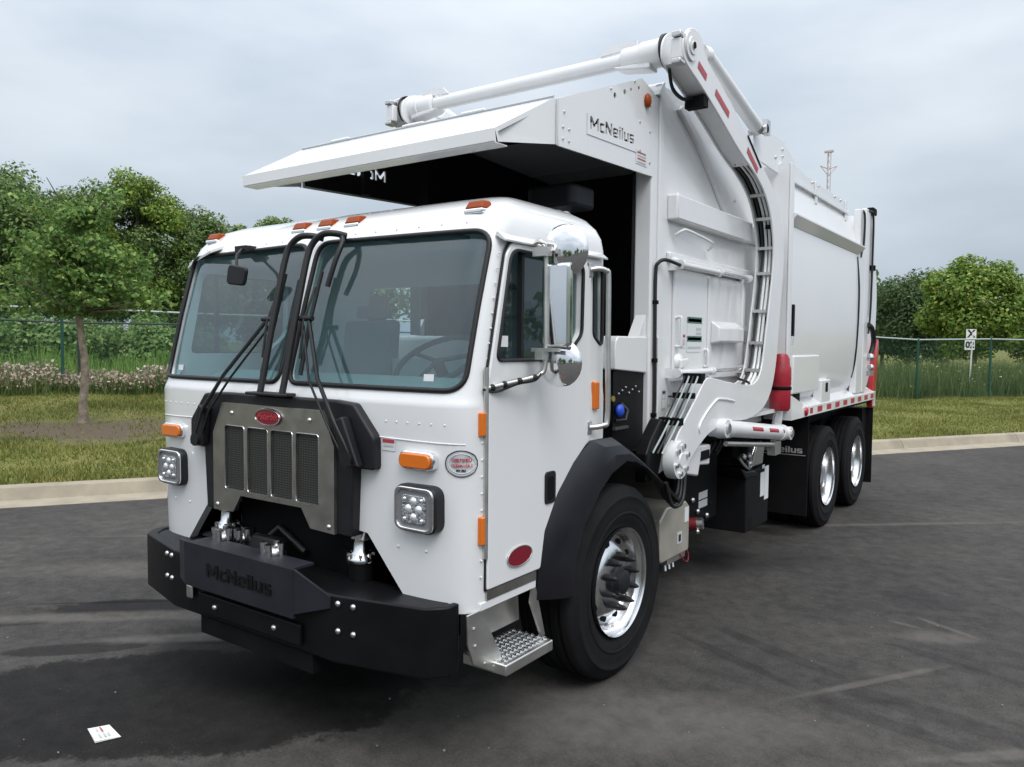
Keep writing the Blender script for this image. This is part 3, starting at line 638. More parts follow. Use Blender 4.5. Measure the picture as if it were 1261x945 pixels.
# door on the near side and a plain one on the far side
DOOR = rrect([(-1.125, .755), (-.70, .755), (-.665, .93), (-.55, 1.10), (-.40, 1.235), (-.235, 1.345), (-.24, 2.20), (-.30, 2.30), (-.955, 2.31), (-1.0, 2.25), (-1.125, 1.70)], [.01, .02, .05, .05, .05, .03, .06, .06, .05, .08, .05], 5)
for s in (1, -1):
    me = boolean(MB().prism(DOOR, 'x', s*1.09, s*1.113), [MB().prism(grow(DWIN, .002), 'x', s*1.0, s*1.2)])
    d = link('door', me, 'white_paint', T, bevel=.006)
    MB().tube([(s*1.098, y, z) for y, z in grow(DOOR, .005)], .0065, 6, True).build('door_seal', 'rubber_seal', d, sharp=60)
    MB().tube([(s*1.114, y, z) for y, z in DWIN], .009, 6, True).build('window_seal', 'rubber_seal', d, sharp=60)
    MB().box(min(s*1.08, s*1.105), max(s*1.08, s*1.105), -.868, -.848, 1.77, 2.275).build('vent_divider', 'rubber_seal', d)
    b = MB()
    b.cyl((s*1.108, -1.137, .90), (s*1.108, -1.137, 1.745), .0105, n=10)
    b.build('hinge', 'aluminium', d, sharp=60)
    o = MB().prism(rrect([(-.675, 1.065), (-.58, 1.065), (-.58, 1.225), (-.675, 1.225)], .025), 'x', s*1.112, s*1.121).build('door_handle', 'black_plastic', d, bevel=.004)
    MB().prism(rrect([(-.655, 1.085), (-.605, 1.085), (-.605, 1.20), (-.655, 1.20)], .018), 'x', s*1.12, s*1.1235).build('paddle', 'frame_black', o)
    o = MB().prism([(-.885+.098*math.cos(a), .86+.046*math.sin(a)) for a in np.linspace(0, 2*math.pi, 32, endpoint=False)], 'x', s*1.112, s*1.119).build('door_emblem', 'red_oval', d)
    MB().tube([(s*1.118, -.885+.098*math.cos(a), .86+.046*math.sin(a)) for a in np.linspace(0, 2*math.pi, 32, endpoint=False)], .0035, 6, True).build('emblem_rim', 'aluminium', o, sharp=60)
    outmap(d)
    outmap(MB().box(min(s*1.098, s*1.104), max(s*1.098, s*1.104), -1.12, -.725, .705, .75).build('sill_trim', 'stainless', T))
    outmap(MB().box(min(s*1.06, s*1.10), max(s*1.06, s*1.10), -1.16, -.72, .665, .702).build('sill', 'white_paint', T, bevel=.004))
# papers in the windows
outmap(MB().box(1.096, 1.098, -1.02, -.965, 1.835, 1.885).build('window_sticker', 'sticker_white', cab))
MB().add([(-.99, front_y(.985, 1.70)+.012, 1.685), (-.935, front_y(.935, 1.70)+.012, 1.685), (-.935, front_y(.935, 1.715)+.012, 1.715), (-.99, front_y(.985, 1.715)+.012, 1.715)], [(0, 1, 2, 3)]).build('window_sticker', 'sticker_white', cab)
MB().add([(.90, front_y(.9, 1.70)+.012, 1.685), (.955, front_y(.955, 1.70)+.012, 1.685), (.955, front_y(.955, 1.715)+.012, 1.715), (.90, front_y(.9, 1.715)+.012, 1.715)], [(0, 1, 2, 3)]).build('window_sticker', 'sticker_white', cab)
# side marker strips
for (y0, y1, z0, z1) in ((-1.178, -1.145, 1.445, 1.55), (-1.175, -1.148, .965, 1.09)):
    for s in (-1, 1): outmap(MB().box(min(s*1.09, s*1.118), max(s*1.09, s*1.118), y0, y1, z0, z1).build('side_marker', 'amber', cab, bevel=.006))
for s in (-1, 1): outmap(MB().box(min(s*1.09, s*1.12), max(s*1.09, s*1.12), -.20, -.145, 1.50, 1.65).build('side_marker', 'amber', cab, bevel=.008))
# stickers on the cab front
def patch(name, x0, x1, z0, z1, m, parent, off=.003):
    n_ = 6; vs_ = []
    for i in range(n_+1):
        x = x0+(x1-x0)*i/n_
        for z in (z0, z1): vs_.append((x, front_y(x, z)-off, z))
    return MB().add(vs_, [(2*i, 2*i+2, 2*i+3, 2*i+1) for i in range(n_)]).build(name, m, parent, sharp=60)
o = patch('sticker', .71, .79, 1.375, 1.43, 'sticker_white', cab)
patch('print', .715, .785, 1.41, 1.426, 'ink_red', o, .005); patch('print', .72, .78, 1.393, 1.402, 'sticker_grey', o, .005)
n_ = 28; vs_ = []
def onside(px, pz, off):
    # a point on the rounded corner, arc parameter px metres from x = 1.0 on the front
    x = 1.0; z = pz; y = front_y(x, z); rem = px
    while rem > 0 and x < 1.1635:
        x2 = min(1.1635, x+.002); y2 = front_y(x2, z); dl = math.hypot(x2-x, y2-y); x, y = x2, y2; rem -= dl
    if rem > 0: y += rem
    e = .002; nx, ny = .8, -.6; return (x+nx*off, y+ny*off, z)
cxs, czs = .122, 1.345
ov = [onside(cxs+.070*math.cos(a), czs+.055*math.sin(a), .004) for a in np.linspace(0, 2*math.pi, n_, endpoint=False)]
cen = onside(cxs, czs, .004); o = MB().add(ov+[cen], [(i, (i+1) % n_, n_) for i in range(n_)]).build('oval_sticker', 'sticker_grey', cab)
MB().tube(ov, .0025, 5, True).build('sticker_rim', 'ink_black', o)
MB().tube([onside(cxs+.056*math.cos(a), czs+.042*math.sin(a), .005) for a in np.linspace(0, 2*math.pi, n_, endpoint=False)], .0015, 5, True).build('sticker_rim', 'sticker_white', o)
for tx, dz, sz, m in (('CERTIFIED', .014, .019, 'ink_red'), ('CLEAN IDLE', -.009, .017, 'ink_red'), ('MY 2021', -.029, .013, 'ink_black')):
    me = text_mesh(tx, sz, .0005, bold=.0006)
    for v_ in me.vertices: v_.co = onside(cxs+v_.co.x, czs+dz+v_.co.y, .007+v_.co.z)
    me.update(); link('lettering', me, m, o)

# headlights and turn signals
for s in (-1, 1):
    X = .93*s; yb = front_y(.93, 1.14)
    OUT = rrect([(X-.118, 1.04), (X+.118, 1.04), (X+.118, 1.245), (X-.118, 1.245)], .055, 6)
    yb += .016; h = MB().prism(OUT, 'y', yb-.058, yb+.05).build('headlight', 'black_plastic', T, bevel=.008)
    rim = boolean(MB().prism(rrect([(X-.110, 1.048), (X+.110, 1.048), (X+.110, 1.237), (X-.110, 1.237)], .042), 'y', yb-.070, yb-.056),
                  [MB().prism(rrect([(X-.094, 1.062), (X+.094, 1.062), (X+.094, 1.223), (X-.094, 1.223)], .034), 'y', yb-.2, yb+.1)])
    link('bezel', rim, 'polished', h, bevel=.004)
    MB().box(X-.1, X+.1, yb-.0605, yb-.056, 1.056, 1.229).build('reflector', 'lens_grey', h)
    lens = rrect([(X-.068, 1.082), (X+.068, 1.082), (X+.068, 1.203), (X-.068, 1.203)], .022)
    MB().prism(lens, 'y', yb-.067, yb-.0608).build('lens_frame', 'lens_clear', h, bevel=.003)
    for (a, c, r_) in ((-.026, 1.142, .021), (.026, 1.142, .021), (0, 1.172, .02), (0, 1.112, .02), (-.042, 1.18, .009), (.042, 1.18, .009), (-.042, 1.105, .009), (.042, 1.105, .009)):
        MB().lathe([(.001, -.006), (r_*.5, -.005), (r_*.8, -.001), (r_, .004)], (X+a*1.15, yb-.070, 1.1425+(c-1.1425)*1.15), 14, 'y').build('led', 'led_white', h, sharp=60)
    b = MB(); ys = front_y(.925, 1.345)
    TS = rrect([(.925*s-.098, 1.308), (.925*s+.098, 1.308), (.925*s+.098, 1.388), (.925*s-.098, 1.388)], .038, 6)
    h = MB().prism(TS, 'y', ys-.028, ys+.03).build('turn_signal', 'chrome', T, bevel=.006)
    b = MB(); TI = rrect([(.925*s-.088, 1.316), (.925*s+.088, 1.316), (.925*s+.088, 1.38), (.925*s-.088, 1.38)], .031, 6)
    b.prism(TI, 'y', ys-.042, ys-.027).build('lens', 'amber', h, bevel=.006)

# grille: black surround with ears, stainless panel, perforated windows
GS = rrect([(-.44, 1.585), (.44, 1.585), (.57, 1.575), (.70, 1.43), (.70, 1.285), (.575, 1.285), (.555, .965), (.40, .965), (.40, 1.25), (-.40, 1.25), (-.40, .965), (-.555, .965), (-.575, 1.285), (-.70, 1.285), (-.70, 1.43), (-.57, 1.575)],
           [.01, .01, .04, .05, .02, 0, 0, 0, 0, 0, 0, 0, 0, .02, .05, .04], 4)
gr = MB().prism(GS, 'y', -1.418, -1.34).build('grille_surround', 'black_plastic', T, bevel=.022, seg=3)
GP = [(-.385, 1.535), (.385, 1.535), (.465, 1.375), (.465, .97), (.30, .975), (.235, 1.065), (-.235, 1.065), (-.30, .975), (-.465, .97), (-.465, 1.375)]
wins = []
for i in range(4):
    xc = -.2805+.187*i; wins.append(rrect([(xc-.082, 1.09), (xc+.082, 1.09), (xc+.082, 1.42), (xc-.082, 1.42)], .018, 4))
me = boolean(MB().prism(GP, 'y', -1.437, -1.419), [MB().prism(q, 'y', -1.6, -1.2) for q in wins])
gp_ = link('grille', me, 'stainless', T, bevel=.003)
for q in wins:
    MB().prism(grow(q, .003), 'y', -1.4255, -1.4205).build('perforated_screen', 'perforated', gp_)
    MB().tube([(x, -1.437, z) for x, z in q], .0028, 5, True).build('window_trim', 'polished', gp_, sharp=60)
for x, z in ((-.30, 1.485), (.30, 1.485), (-.43, 1.0), (.43, 1.0)):
    MB().lathe([(.001, -.009), (.008, -.008), (.012, -.003), (.013, 0)], (x, -1.4375, z), 10, 'y').build('bolt', 'bolt_zinc', gp_, sharp=60)
ell = lambda rx, rz, n_=36: [(rx*math.cos(a), 1.482+rz*math.sin(a)) for a in np.linspace(0, 2*math.pi, n_, endpoint=False)]
em = MB().prism(ell(.094, .040), 'y', -1.447, -1.438).build('emblem', 'red_oval', gp_)
MB().tube([(x, -1.447, z) for x, z in ell(.094, .040)], .0042, 6, True).build('emblem_rim', 'chrome', em, sharp=60)
put_text('lettering', 'Peterbilt', .045, 'ink_red', em, (0, -1.4485, 1.483), (1, 0, 0), (0, 0, 1), shear=.35, bold=.0006)
# radiator and dark bay behind the grille
MB().box(-.46, .46, -1.27, -1.10, .62, 1.34).build('radiator', 'frame_black', T)
MB().box(-.84, .84, -1.00, -.98, .45, 1.40).build('bay_panel', 'frame_black', T)
b = MB(); b.box(-.44, -.34, -1.28, 7.2, .64, .86); b.box(.34, .44, -1.28, 7.2, .64, .86)
b.builds('chassis_frame', 'frame_black', T)
for s in (-1, 1): MB().box(s*.88-.005, s*.88+.005, -1.30, -.98, .72, 1.36).build('bay_panel', 'frame_black', T)
MB().box(-.87, .87, -1.31, -1.0, 1.345, 1.36).build('bay_panel', 'frame_black', T)
# bay details seen over the bumper
for s in (-1, 1):
    b = MB(); x = .517*s
    o = MB().cyl((x, -1.32, .70), (x, -1.32, .835), .058, n=18).build('cab_mount', 'black_steel', T, sharp=50)
    MB().lathe([(.030, .16), (.032, .10), (.036, .05), (.064, .022), (.068, .008), (.066, 0), (.05, -.002)], (x, -1.32, .833), 20, 'z').build('bracket', 'polished', o, sharp=50)
    b = MB()
    for k in range(8):
        a = k*math.pi/4; b.cyl((x+.058*math.cos(a), -1.32+.058*math.sin(a), .845), (x+.058*math.cos(a), -1.32+.058*math.sin(a), .872), .008, n=6)
    b.builds('ring_bolt', 'bolt_zinc', o)
    b = MB(); b.prism([(-1.35, .93), (-1.27, .93), (-1.24, 1.08), (-1.30, 1.08)], 'x', x-.045, x+.04); b.build('arm_plate', 'aluminium', o, bevel=.01)
def gadget(x, y, z, r_):
    o = MB().sphere((x, y, z), r_, 10, 6, (1.2, 1, .8)).build('coupling', 'bolt_zinc', T, sharp=50)
    b = MB()
    for k in range(4):
        a = k*1.6+.4; b.cyl((x+r_*math.cos(a), y+r_*math.sin(a), z-.01), (x+r_*1.1*math.cos(a), y+r_*1.1*math.sin(a), z+.05), .018, n=8)
    b.builds('fitting', 'polished', o, sharp=50)
gadget(-.30, -1.50, .855, .035); gadget(.13, -1.52, .85, .042); gadget(-.22, -1.44, .85, .028)
b = MB(); b.tube([(-.25, -1.42, .78), (-.15, -1.40, .86), (-.05, -1.36, .84), (.05, -1.4, .80)], .022, 8); b.tube([(-.2, -1.38, .78), (-.1, -1.3, .9), (.1, -1.3, .8)], .018, 8); b.build('air_hose', 'hose', T, sharp=60)
MB().prism([(-1.46, .79), (-1.36, .79), (-1.33, .86), (-1.42, .88)], 'x', -.17, .02).build('latch_block', 'black_steel', T, bevel=.015)

# bumper
PL = [(-1.15, -1.31), (-1.145, -1.385), (-1.07, -1.465), (-.62, -1.575), (.62, -1.575), (1.05, -1.47), (1.115, -1.40), (1.12, -1.33), (1.09, -1.33), (1.08, -1.37), (1.02, -1.43), (.60, -1.53), (-.60, -1.53), (-1.04, -1.42), (-1.10, -1.35), (-1.12, -1.285)]
bump = MB().prism(PL, 'z', .455, .755).build('bumper', 'black_steel', T, bevel=.008)
MB().prism([(-1.11, -1.29), (-1.07, -1.42), (-.61, -1.54), (.61, -1.54), (1.04, -1.43), (1.08, -1.34), (.9, -1.30), (.55, -1.30), (-.55, -1.30), (-.9, -1.27)], 'z', .73, .745).build('bumper_shelf', 'black_steel', bump)
b = MB(); Z0, Z1 = .625, .845
b.hexa([(-.55, -1.582, Z0), (-.42, -1.635, Z0), (-.42, -1.635, Z1), (-.55, -1.582, Z1-.02)], [(-.55, -1.572, Z0), (-.42, -1.62, Z0), (-.42, -1.62, Z1), (-.55, -1.572, Z1-.02)])
b.box(-.42, .42, -1.637, -1.622, Z0, Z1)
b.hexa([(.42, -1.635, Z0+.02), (.60, -1.582, Z0+.07), (.60, -1.582, Z1-.10), (.42, -1.635, Z1)], [(.42, -1.62, Z0+.02), (.60, -1.572, Z0+.07), (.60, -1.572, Z1-.10), (.42, -1.62, Z1)])
b.box(-.40, .40, -1.635, -1.50, Z1-.012, Z1-.001)
pl = b.build('name_plate', 'plate_grey', bump)
lm = letter_mb('McNeilus', .066, (-.225, -1.6385, .70), (1, 0, 0), (0, 0, 1), .003)
joined('lettering', lm, 'plate_text', bump)
MB().box(-.36, .42, -1.600, -1.580, .49, .585).build('lower_plate', 'black_steel', bump, bevel=.004)
MB().box(-.40, .46, -1.56, -1.50, .36, .455).build('tow_beam', 'frame_black', bump)
b = MB().box(-.475, -.425, -1.597, -1.58, .535, .605).build('tow_eye', 'aluminium', bump, bevel=.008)
for s in (-1, 1):
    for dx, z in ((0, .72), (.075, .715), (0, .60), (.075, .595)):
        x = s*(.64+dx); yy = -1.575+(abs(x)-.62)*.25-.001
        MB().lathe([(.001, -.012), (.008, -.0115), (.0135, -.006), (.0145, 0)], (x, yy, z), 10, 'y').build('bolt', 'bolt_zinc', bump, sharp=60)
for x in (-.22, .24): MB().lathe([(.001, -.012), (.009, -.011), (.014, -.005), (.015, 0)], (x, -1.600, .535), 10, 'y').build('bolt', 'bolt_zinc', bump, sharp=60)

# hoop bars up the windshield, wipers
gb = MB().prism(rrect([(-.16, -1.47), (.17, -1.47), (.14, -1.38), (-.13, -1.38)], .02), 'z', 1.588, 1.602).build('bar_base', 'black_plastic', T, bevel=.004)
def smooth_path(P, k=6):
    P = [Vector(q) for q in P]; o = []
    for i in range(len(P)-1):
        p0, p1, p2, p3 = P[max(0, i-1)], P[i], P[i+1], P[min(len(P)-1, i+2)]
        for j in range(k):
            t_ = j/k; o.append(.5*((2*p1)+(-p0+p2)*t_+(2*p0-5*p1+4*p2-p3)*t_*t_+(-p0+3*p1-3*p2+p3)*t_**3))
    return o+[P[-1]]
for dx, tx in ((-.085, .09), (.085, .26)):
    pth = [(dx, -1.425, 1.595), (dx, -1.40, 1.70), (dx+.003, -1.335, 2.0), (dx+.005, -1.275, 2.25), (dx+.02, -1.25, 2.335), (dx+.07, -1.23, 2.38), (tx-.05, -1.20, 2.385), (tx-.02, -1.15, 2.375)]
    MB().tube(smooth_path(pth), .0165, 10).build('hoop_bar', 'rubber_seal', T, sharp=60)
MB().tube(smooth_path([(.22, -1.17, 2.38), (.255, -1.19, 2.34), (.25, -1.23, 2.25), (.225, -1.26, 2.12)]), .013, 8).build('hoop_bar', 'rubber_seal', T, sharp=60)
for s in (-1, 1):
    def gl(x, z, off=.03): return (x, front_y(x, z)-off, z)
    wp = MB(); P0 = (s*.60, -1.455, 1.335)
    wp.tube([P0, (s*.50, -1.47, 1.50), (s*.36, -1.44, 1.68), gl(s*.155, 1.97, .06)], .010, 6); w_ = wp.build('wiper', 'rubber_seal', T, sharp=60)
    MB().tube([(s*.545, -1.455, 1.335), (s*.45, -1.47, 1.49), (s*.30, -1.44, 1.67), gl(s*.13, 1.93, .06)], .006, 6).build('link_rod', 'rubber_seal', w_, sharp=60)
    MB().tube([gl(s*.14, 2.20), gl(s*.135, 1.95), gl(s*.15, 1.69)], .010, 6).build('blade', 'rubber_seal', w_, sharp=60)
    b = MB(); b.tube([gl(s*.14, 2.12, .05), gl(s*.14, 1.95, .075), gl(s*.145, 1.77, .05)], .006, 6); b.cyl(gl(s*.10, 1.965, .065), gl(s*.19, 1.965, .065), .014, n=8); b.build('blade_bracket', 'rubber_seal', w_, sharp=60)
    MB().cyl((s*.58, -1.42, 1.33), (s*.58, -1.475, 1.33), .034, n=12).build('pivot', 'black_plastic', w_, sharp=50)
    b = MB(); b.hexa([(s*.645, -1.46, 1.30), (s*.53, -1.46, 1.30), (s*.50, -1.47, 1.50), (s*.55, -1.47, 1.52)], [(s*.645, -1.42, 1.30), (s*.53, -1.42, 1.30), (s*.50, -1.42, 1.50), (s*.55, -1.42, 1.52)]); b.build('arm_cover', 'black_plastic', w_, bevel=.008)

# mirrors: near side full set, far side convex mirror at the windshield corner
def mirror_set(s):
    X = s*1.268
    bar = smooth_path([(s*1.15, -.84, 2.305), (s*1.23, -.925, 2.305), (X, -.955, 2.295), (X+s*.01, -.935, 2.255), (X+s*.01, -.93, 2.0), (X+s*.01, -.93, 1.76), (X-s*.005, -.95, 1.715), (s*1.25, -1.0, 1.70), (s*1.21, -1.10, 1.68), (s*1.165, -1.225, 1.657)], 5)
    r_ = MB().tube(bar, .0115, 8).build('mirror', 'aluminium', T, sharp=60)
    # the mirrors face rearwards; we see their polished backs
    b = MB(); R_ = .125
    Xh = s*1.322; b.prism(rrect([(Xh-.072, 1.835), (Xh+.072, 1.835), (Xh+.072, 2.205), (Xh-.072, 2.205)], .02), 'y', -.925, -.885); 
    b.build('mirror_head', 'chrome', r_, bevel=.012, seg=3)
    for zc, rr, nm in ((2.262, .118, 'upper_convex_mirror'), (1.765, .108, 'lower_convex_mirror')):
        pr_ = [(rr*math.sin(a), -.036*math.cos(a)) for a in np.linspace(.02, math.pi/2, 9)]+[(rr*1.02, .006), (rr*1.0, .014), (.005, .016)]
        MB().lathe(pr_, (Xh+s*(.012 if zc > 2 else -.004), -.872, zc), 28, 'y').build(nm, 'chrome', r_, sharp=50)
    b = MB(); b.cyl((X-.05, -.91, 2.26), (X+.05, -.91, 2.26), .012, n=8); b.box(X-.04, X+.04, -.965, -.93, 2.235, 2.275); b.box(X-.05, X+.09, -.955, -.93, 1.815, 1.832); b.box(X-.02, X+.02, -.97, -.93, 1.78, 1.82)
    b.builds('mirror_clamp', 'aluminium', r_)
    b = MB(); 
    for q in ((1.18, -1.19, 1.662), (1.2, -1.13, 1.674), (1.23, -1.06, 1.687), (1.26, -.985, 1.70)): b.sphere((s*q[0], q[1], q[2]), .016, 8, 5)
    b.builds('cable_tie', 'rubber_seal', r_)
    MB().tube(smooth_path([(s*1.165, -1.235, 1.655), (s*1.19, -1.17, 1.645), (s*1.225, -1.07, 1.675), (s*1.265, -.99, 1.69), (X, -.95, 1.72)], 4), .006, 6).build('mirror_cable', 'hose', r_, sharp=60)
mirror_set(1)
b = MB(); b.prism(rrect([(-.50, 2.155), (-.345, 2.14), (-.315, 2.235), (-.475, 2.262)], .03), 'y', -1.33, -1.31); cm = b.build('look_down_mirror', 'black_plastic', T, bevel=.008)
MB().tube([(-.43, -1.31, 2.25), (-.47, -1.28, 2.31), (-.54, -1.19, 2.36)], .008, 6).build('bracket', 'black_plastic', cm, sharp=60)
MB().box(-.60, -.50, -1.20, -1.13, 2.345, 2.375).build('mount', 'black_plastic', cm)
# beacon, grab handles
bc = MB().box(.88, 1.02, -.46, -.26, 2.45, 2.462).build('beacon', 'white_paint', T)
MB().box(.93, .97, -.44, -.28, 2.40, 2.452).build('bracket', 'white_paint', bc)
MB().lathe([(.062, 0), (.062, .02), (.058, .055), (.05, .075), (.002, .078)], (.95, -.36, 2.464), 20, 'z').build('dome', 'black_plastic', bc, sharp=50)
for s in (-1, 1):
    MB().tube(smooth_path([(s*1.16, -.36, 2.225), (s*1.20, -.33, 2.235), (s*1.225, -.285, 2.225), (s*1.23, -.27, 2.18), (s*1.23, -.265, 1.8), (s*1.23, -.26, 1.47), (s*1.22, -.29, 1.43), (s*1.165, -.35, 1.42)], 5), .0145, 8).build('grab_handle', 'aluminium', T, sharp=60)
    b = MB(); b.box(s*1.168-.012, s*1.168+.012, -.375, -.335, 2.19, 2.26); b.box(s*1.168-.012, s*1.168+.012, -.37, -.33, 1.385, 1.455); b.builds('handle_foot', 'bolt_zinc', T, bevel=.004)

# cab interior
MB().box(-1.02, 1.02, -.98, -.12, .80, .82).build('cab_floor', 'interior_dark', cab) if False else None
b = MB(); b.prism([(-1.215, 1.45), (-1.20, 1.63), (-1.02, 1.69), (-.88, 1.62), (-.92, 1.2), (-1.12, 1.2)], 'x', -.95, .95); b.build('dashboard', 'dash', cab, bevel=.02)
def seat(x):
    o = MB().prism(rrect([(-.62, 1.35), (-.18, 1.33), (-.17, 1.45), (-.64, 1.48)], .04), 'x', x-.24, x+.24).build('seat', 'seat_cloth', cab, bevel=.03)
    MB().prism(rrect([(-.28, 1.42), (-.15, 1.42), (-.10, 2.0), (-.20, 2.0)], .04), 'x', x-.22, x+.22).build('backrest', 'seat_cloth', cab, bevel=.03)
    MB().prism(rrect([(-.2, 2.0), (-.11, 2.0), (-.10, 2.16), (-.18, 2.16)], .03), 'x', x-.12, x+.12).build('headrest', 'seat_cloth', cab, bevel=.03)
seat(-.6); seat(.6)
b = MB(); cw = Vector((.58, -.86, 1.76)); ax = Vector((0, -.55, .83)).normalized(); e1 = Vector((1, 0, 0)); e2 = ax.cross(e1)
b.tube([cw+(e1*math.cos(a)+e2*math.sin(a))*.22 for a in np.linspace(0, 2*math.pi, 28, endpoint=False)], .015, 8, True)
for a in (.3, 2.84, 4.71): b.cyl(cw, cw+(e1*math.cos(a)+e2*math.sin(a))*.22, .012, n=6)
b.cyl(cw, cw-ax*.35, .03, n=10); b.build('steering_wheel', 'interior_dark', cab, sharp=60)
MB().box(-.15, .2, -.75, -.2, 1.3, 1.62).build('engine_cover', 'interior', cab, bevel=.05)
for s in (-1, 1): MB().box(s*.55-.2, s*.55+.2, -.98, -.80, 2.36, 2.38).build('sun_visor', 'interior', cab, bevel=.01)
MB().box(-1.0, 1.0, -.105, -.097, 1.35, 1.74).build('rear_trim', 'interior', cab)
MB().box(-.30, -.22, -.11, -.10, 1.9, 2.25).build('rear_trim', 'interior', cab)

# ------------------------------------------------------------------ wheels
def tyre_profile(r, wd, rin):
    hw = wd/2; P = [(rin, -hw*.62), (rin+.012, -hw*.82), (rin+.06, -hw*.97), (rin+.085, -hw*.985), (rin+.09, -hw*1.012), (rin+.098, -hw*1.012), (rin+.103, -hw*.99), ((r+rin)/2+.02, -hw*1.0), (r-.075, -hw*.985), (r-.07, -hw*1.0), (r-.062, -hw*.995), (r-.055, -hw*.95), (r-.018, -hw*.86), (r-.004, -hw*.78)]
    gx = [-.52, -.18, .18, .52]
    for g_ in gx: P += [(r, hw*(g_-.07)), (r-.012, hw*(g_-.055)), (r-.012, hw*(g_+.055)), (r, hw*(g_+.07))]
    return P+[(a, -c) for a, c in reversed(P[:14])]
def make_wheel(kind):
    r, wd, rin = (.537, .37, .288) if kind == 'front' else (.518, .275, .283)
    hw = wd/2
    if kind == 'front': prof = [(.292, hw-.012), (.301, hw-.004), (.299, hw-.028), (.283, hw-.04), (.272, hw-.06), (.268, hw-.085), (.255, hw-.10), (.225, hw-.085), (.19, hw-.06), (.16, hw-.045), (.10, hw-.042), (.002, hw-.042)]
    else: prof = [(.287, hw-.012), (.296, hw-.004), (.294, hw-.026), (.280, hw-.036), (.270, hw-.06), (.266, hw-.12), (.26, hw-.155), (.235, hw-.165), (.18, hw-.168), (.14, hw-.16), (.002, hw-.16)]
    back = [(.26, -hw+.02), (.29, -hw+.008), (.285, -hw+.03), (.27, hw-.20)]
    rim = MB().lathe(prof, n=56).mesh('wheel')
    W = {'wheel': (rim, 'polished'), 'tyre': (MB().lathe(tyre_profile(r, wd, rin), n=64).mesh('tyre'), 'rubber'), 'barrel': (MB().lathe(back, n=40).mesh('barrel'), 'frame_black')}
    if kind == 'front':
        W['hub'] = (MB().lathe([(.088, hw-.045), (.085, hw-.03), (.07, hw-.02), (.066, hw+.012), (.05, hw+.02), (.002, hw+.02)], n=24).mesh('hub'), 'black_plastic')
        nut = MB(); nut.cyl((hw-.05, 0, 0), (hw-.015, 0, 0), .021, .02, 10); nut.cyl((hw-.015, 0, 0), (hw+.018, 0, 0), .019, .013, 10); nut.cyl((hw+.018, 0, 0), (hw+.032, 0, 0), .013, .004, 10)
        W['lug_nut'] = (nut.mesh('lug_nut'), 'black_plastic'); W['nr'] = .1425; W['nn'] = 10
        W['hand_hole'] = (MB().cyl((hw-.105, 0, 0), (hw-.068, 0, 0), .020, n=12).mesh('hand_hole'), 'frame_black'); W['hr'] = .213
    else:
        W['hub'] = (MB().lathe([(.12, hw-.165), (.118, hw-.10), (.10, hw-.085), (.002, hw-.083)], n=24).mesh('hub'), 'bolt_zinc')
        W['lug_nut'] = (MB().cyl((hw-.17, 0, 0), (hw-.13, 0, 0), .018, n=8).mesh('lug_nut'), 'bolt_zinc'); W['nr'] = .1425; W['nn'] = 10
        W['hand_hole'] = (MB().cyl((hw-.17, 0, 0), (hw-.163, 0, 0), .022, n=12).mesh('hand_hole'), 'frame_black'); W['hr'] = .21
    for k in ('wheel', 'tyre', 'barrel', 'hub', 'lug_nut', 'hand_hole'):
        me, mm = W[k]; me.materials.append(MATS[mm]); me.polygons.foreach_set('use_smooth', [True]*len(me.polygons)); me.set_sharp_from_angle(angle=math.radians(38))
    W['hw'] = hw; return W
def place_wheel(W, xo, y, z, s, full=True):
    c = bpy.data.objects.new('wheel', W['wheel'][0]); col.objects.link(c); c.parent = T; c.location = (s*(xo-W['hw']), y, z); c.rotation_euler = (0, 0, 0 if s > 0 else math.pi)
    for k in ('tyre', 'barrel') + (('hub',) if full else ()):
        o = bpy.data.objects.new(k, W[k][0]); col.objects.link(o); o.parent = c
    if full:
        for i in range(W['nn']):
            a = 2*math.pi*i/W['nn']+.25
            o = bpy.data.objects.new('lug_nut', W['lug_nut'][0]); col.objects.link(o); o.parent = c; o.location = (0, W['nr']*math.cos(a), W['nr']*math.sin(a))
            if i % 2 == 0 or True:
                o = bpy.data.objects.new('hand_hole', W['hand_hole'][0]); col.objects.link(o); o.parent = c; a += .314; o.location = (0, W['hr']*math.cos(a), W['hr']*math.sin(a))
WF = make_wheel('front'); WR = make_wheel('rear'); Y1, Y2 = 4.524, 5.852
for s in (1, -1):
    place_wheel(WF, 1.2, 0, .532, s)
    for yy in (Y1, Y2): place_wheel(WR, 1.2, yy, .515, s); place_wheel(WR, .88, yy, .515, s, False)
b = MB(); b.cyl((-.95, 0, .53), (.95, 0, .53), .06, n=12)
for yy in (Y1, Y2): b.cyl((-.95, yy, .515), (.95, yy, .515), .09, n=12); b.sphere((0, yy, .515), .22, 14, 8)
b.builds('axle', 'frame_black', T, sharp=50)

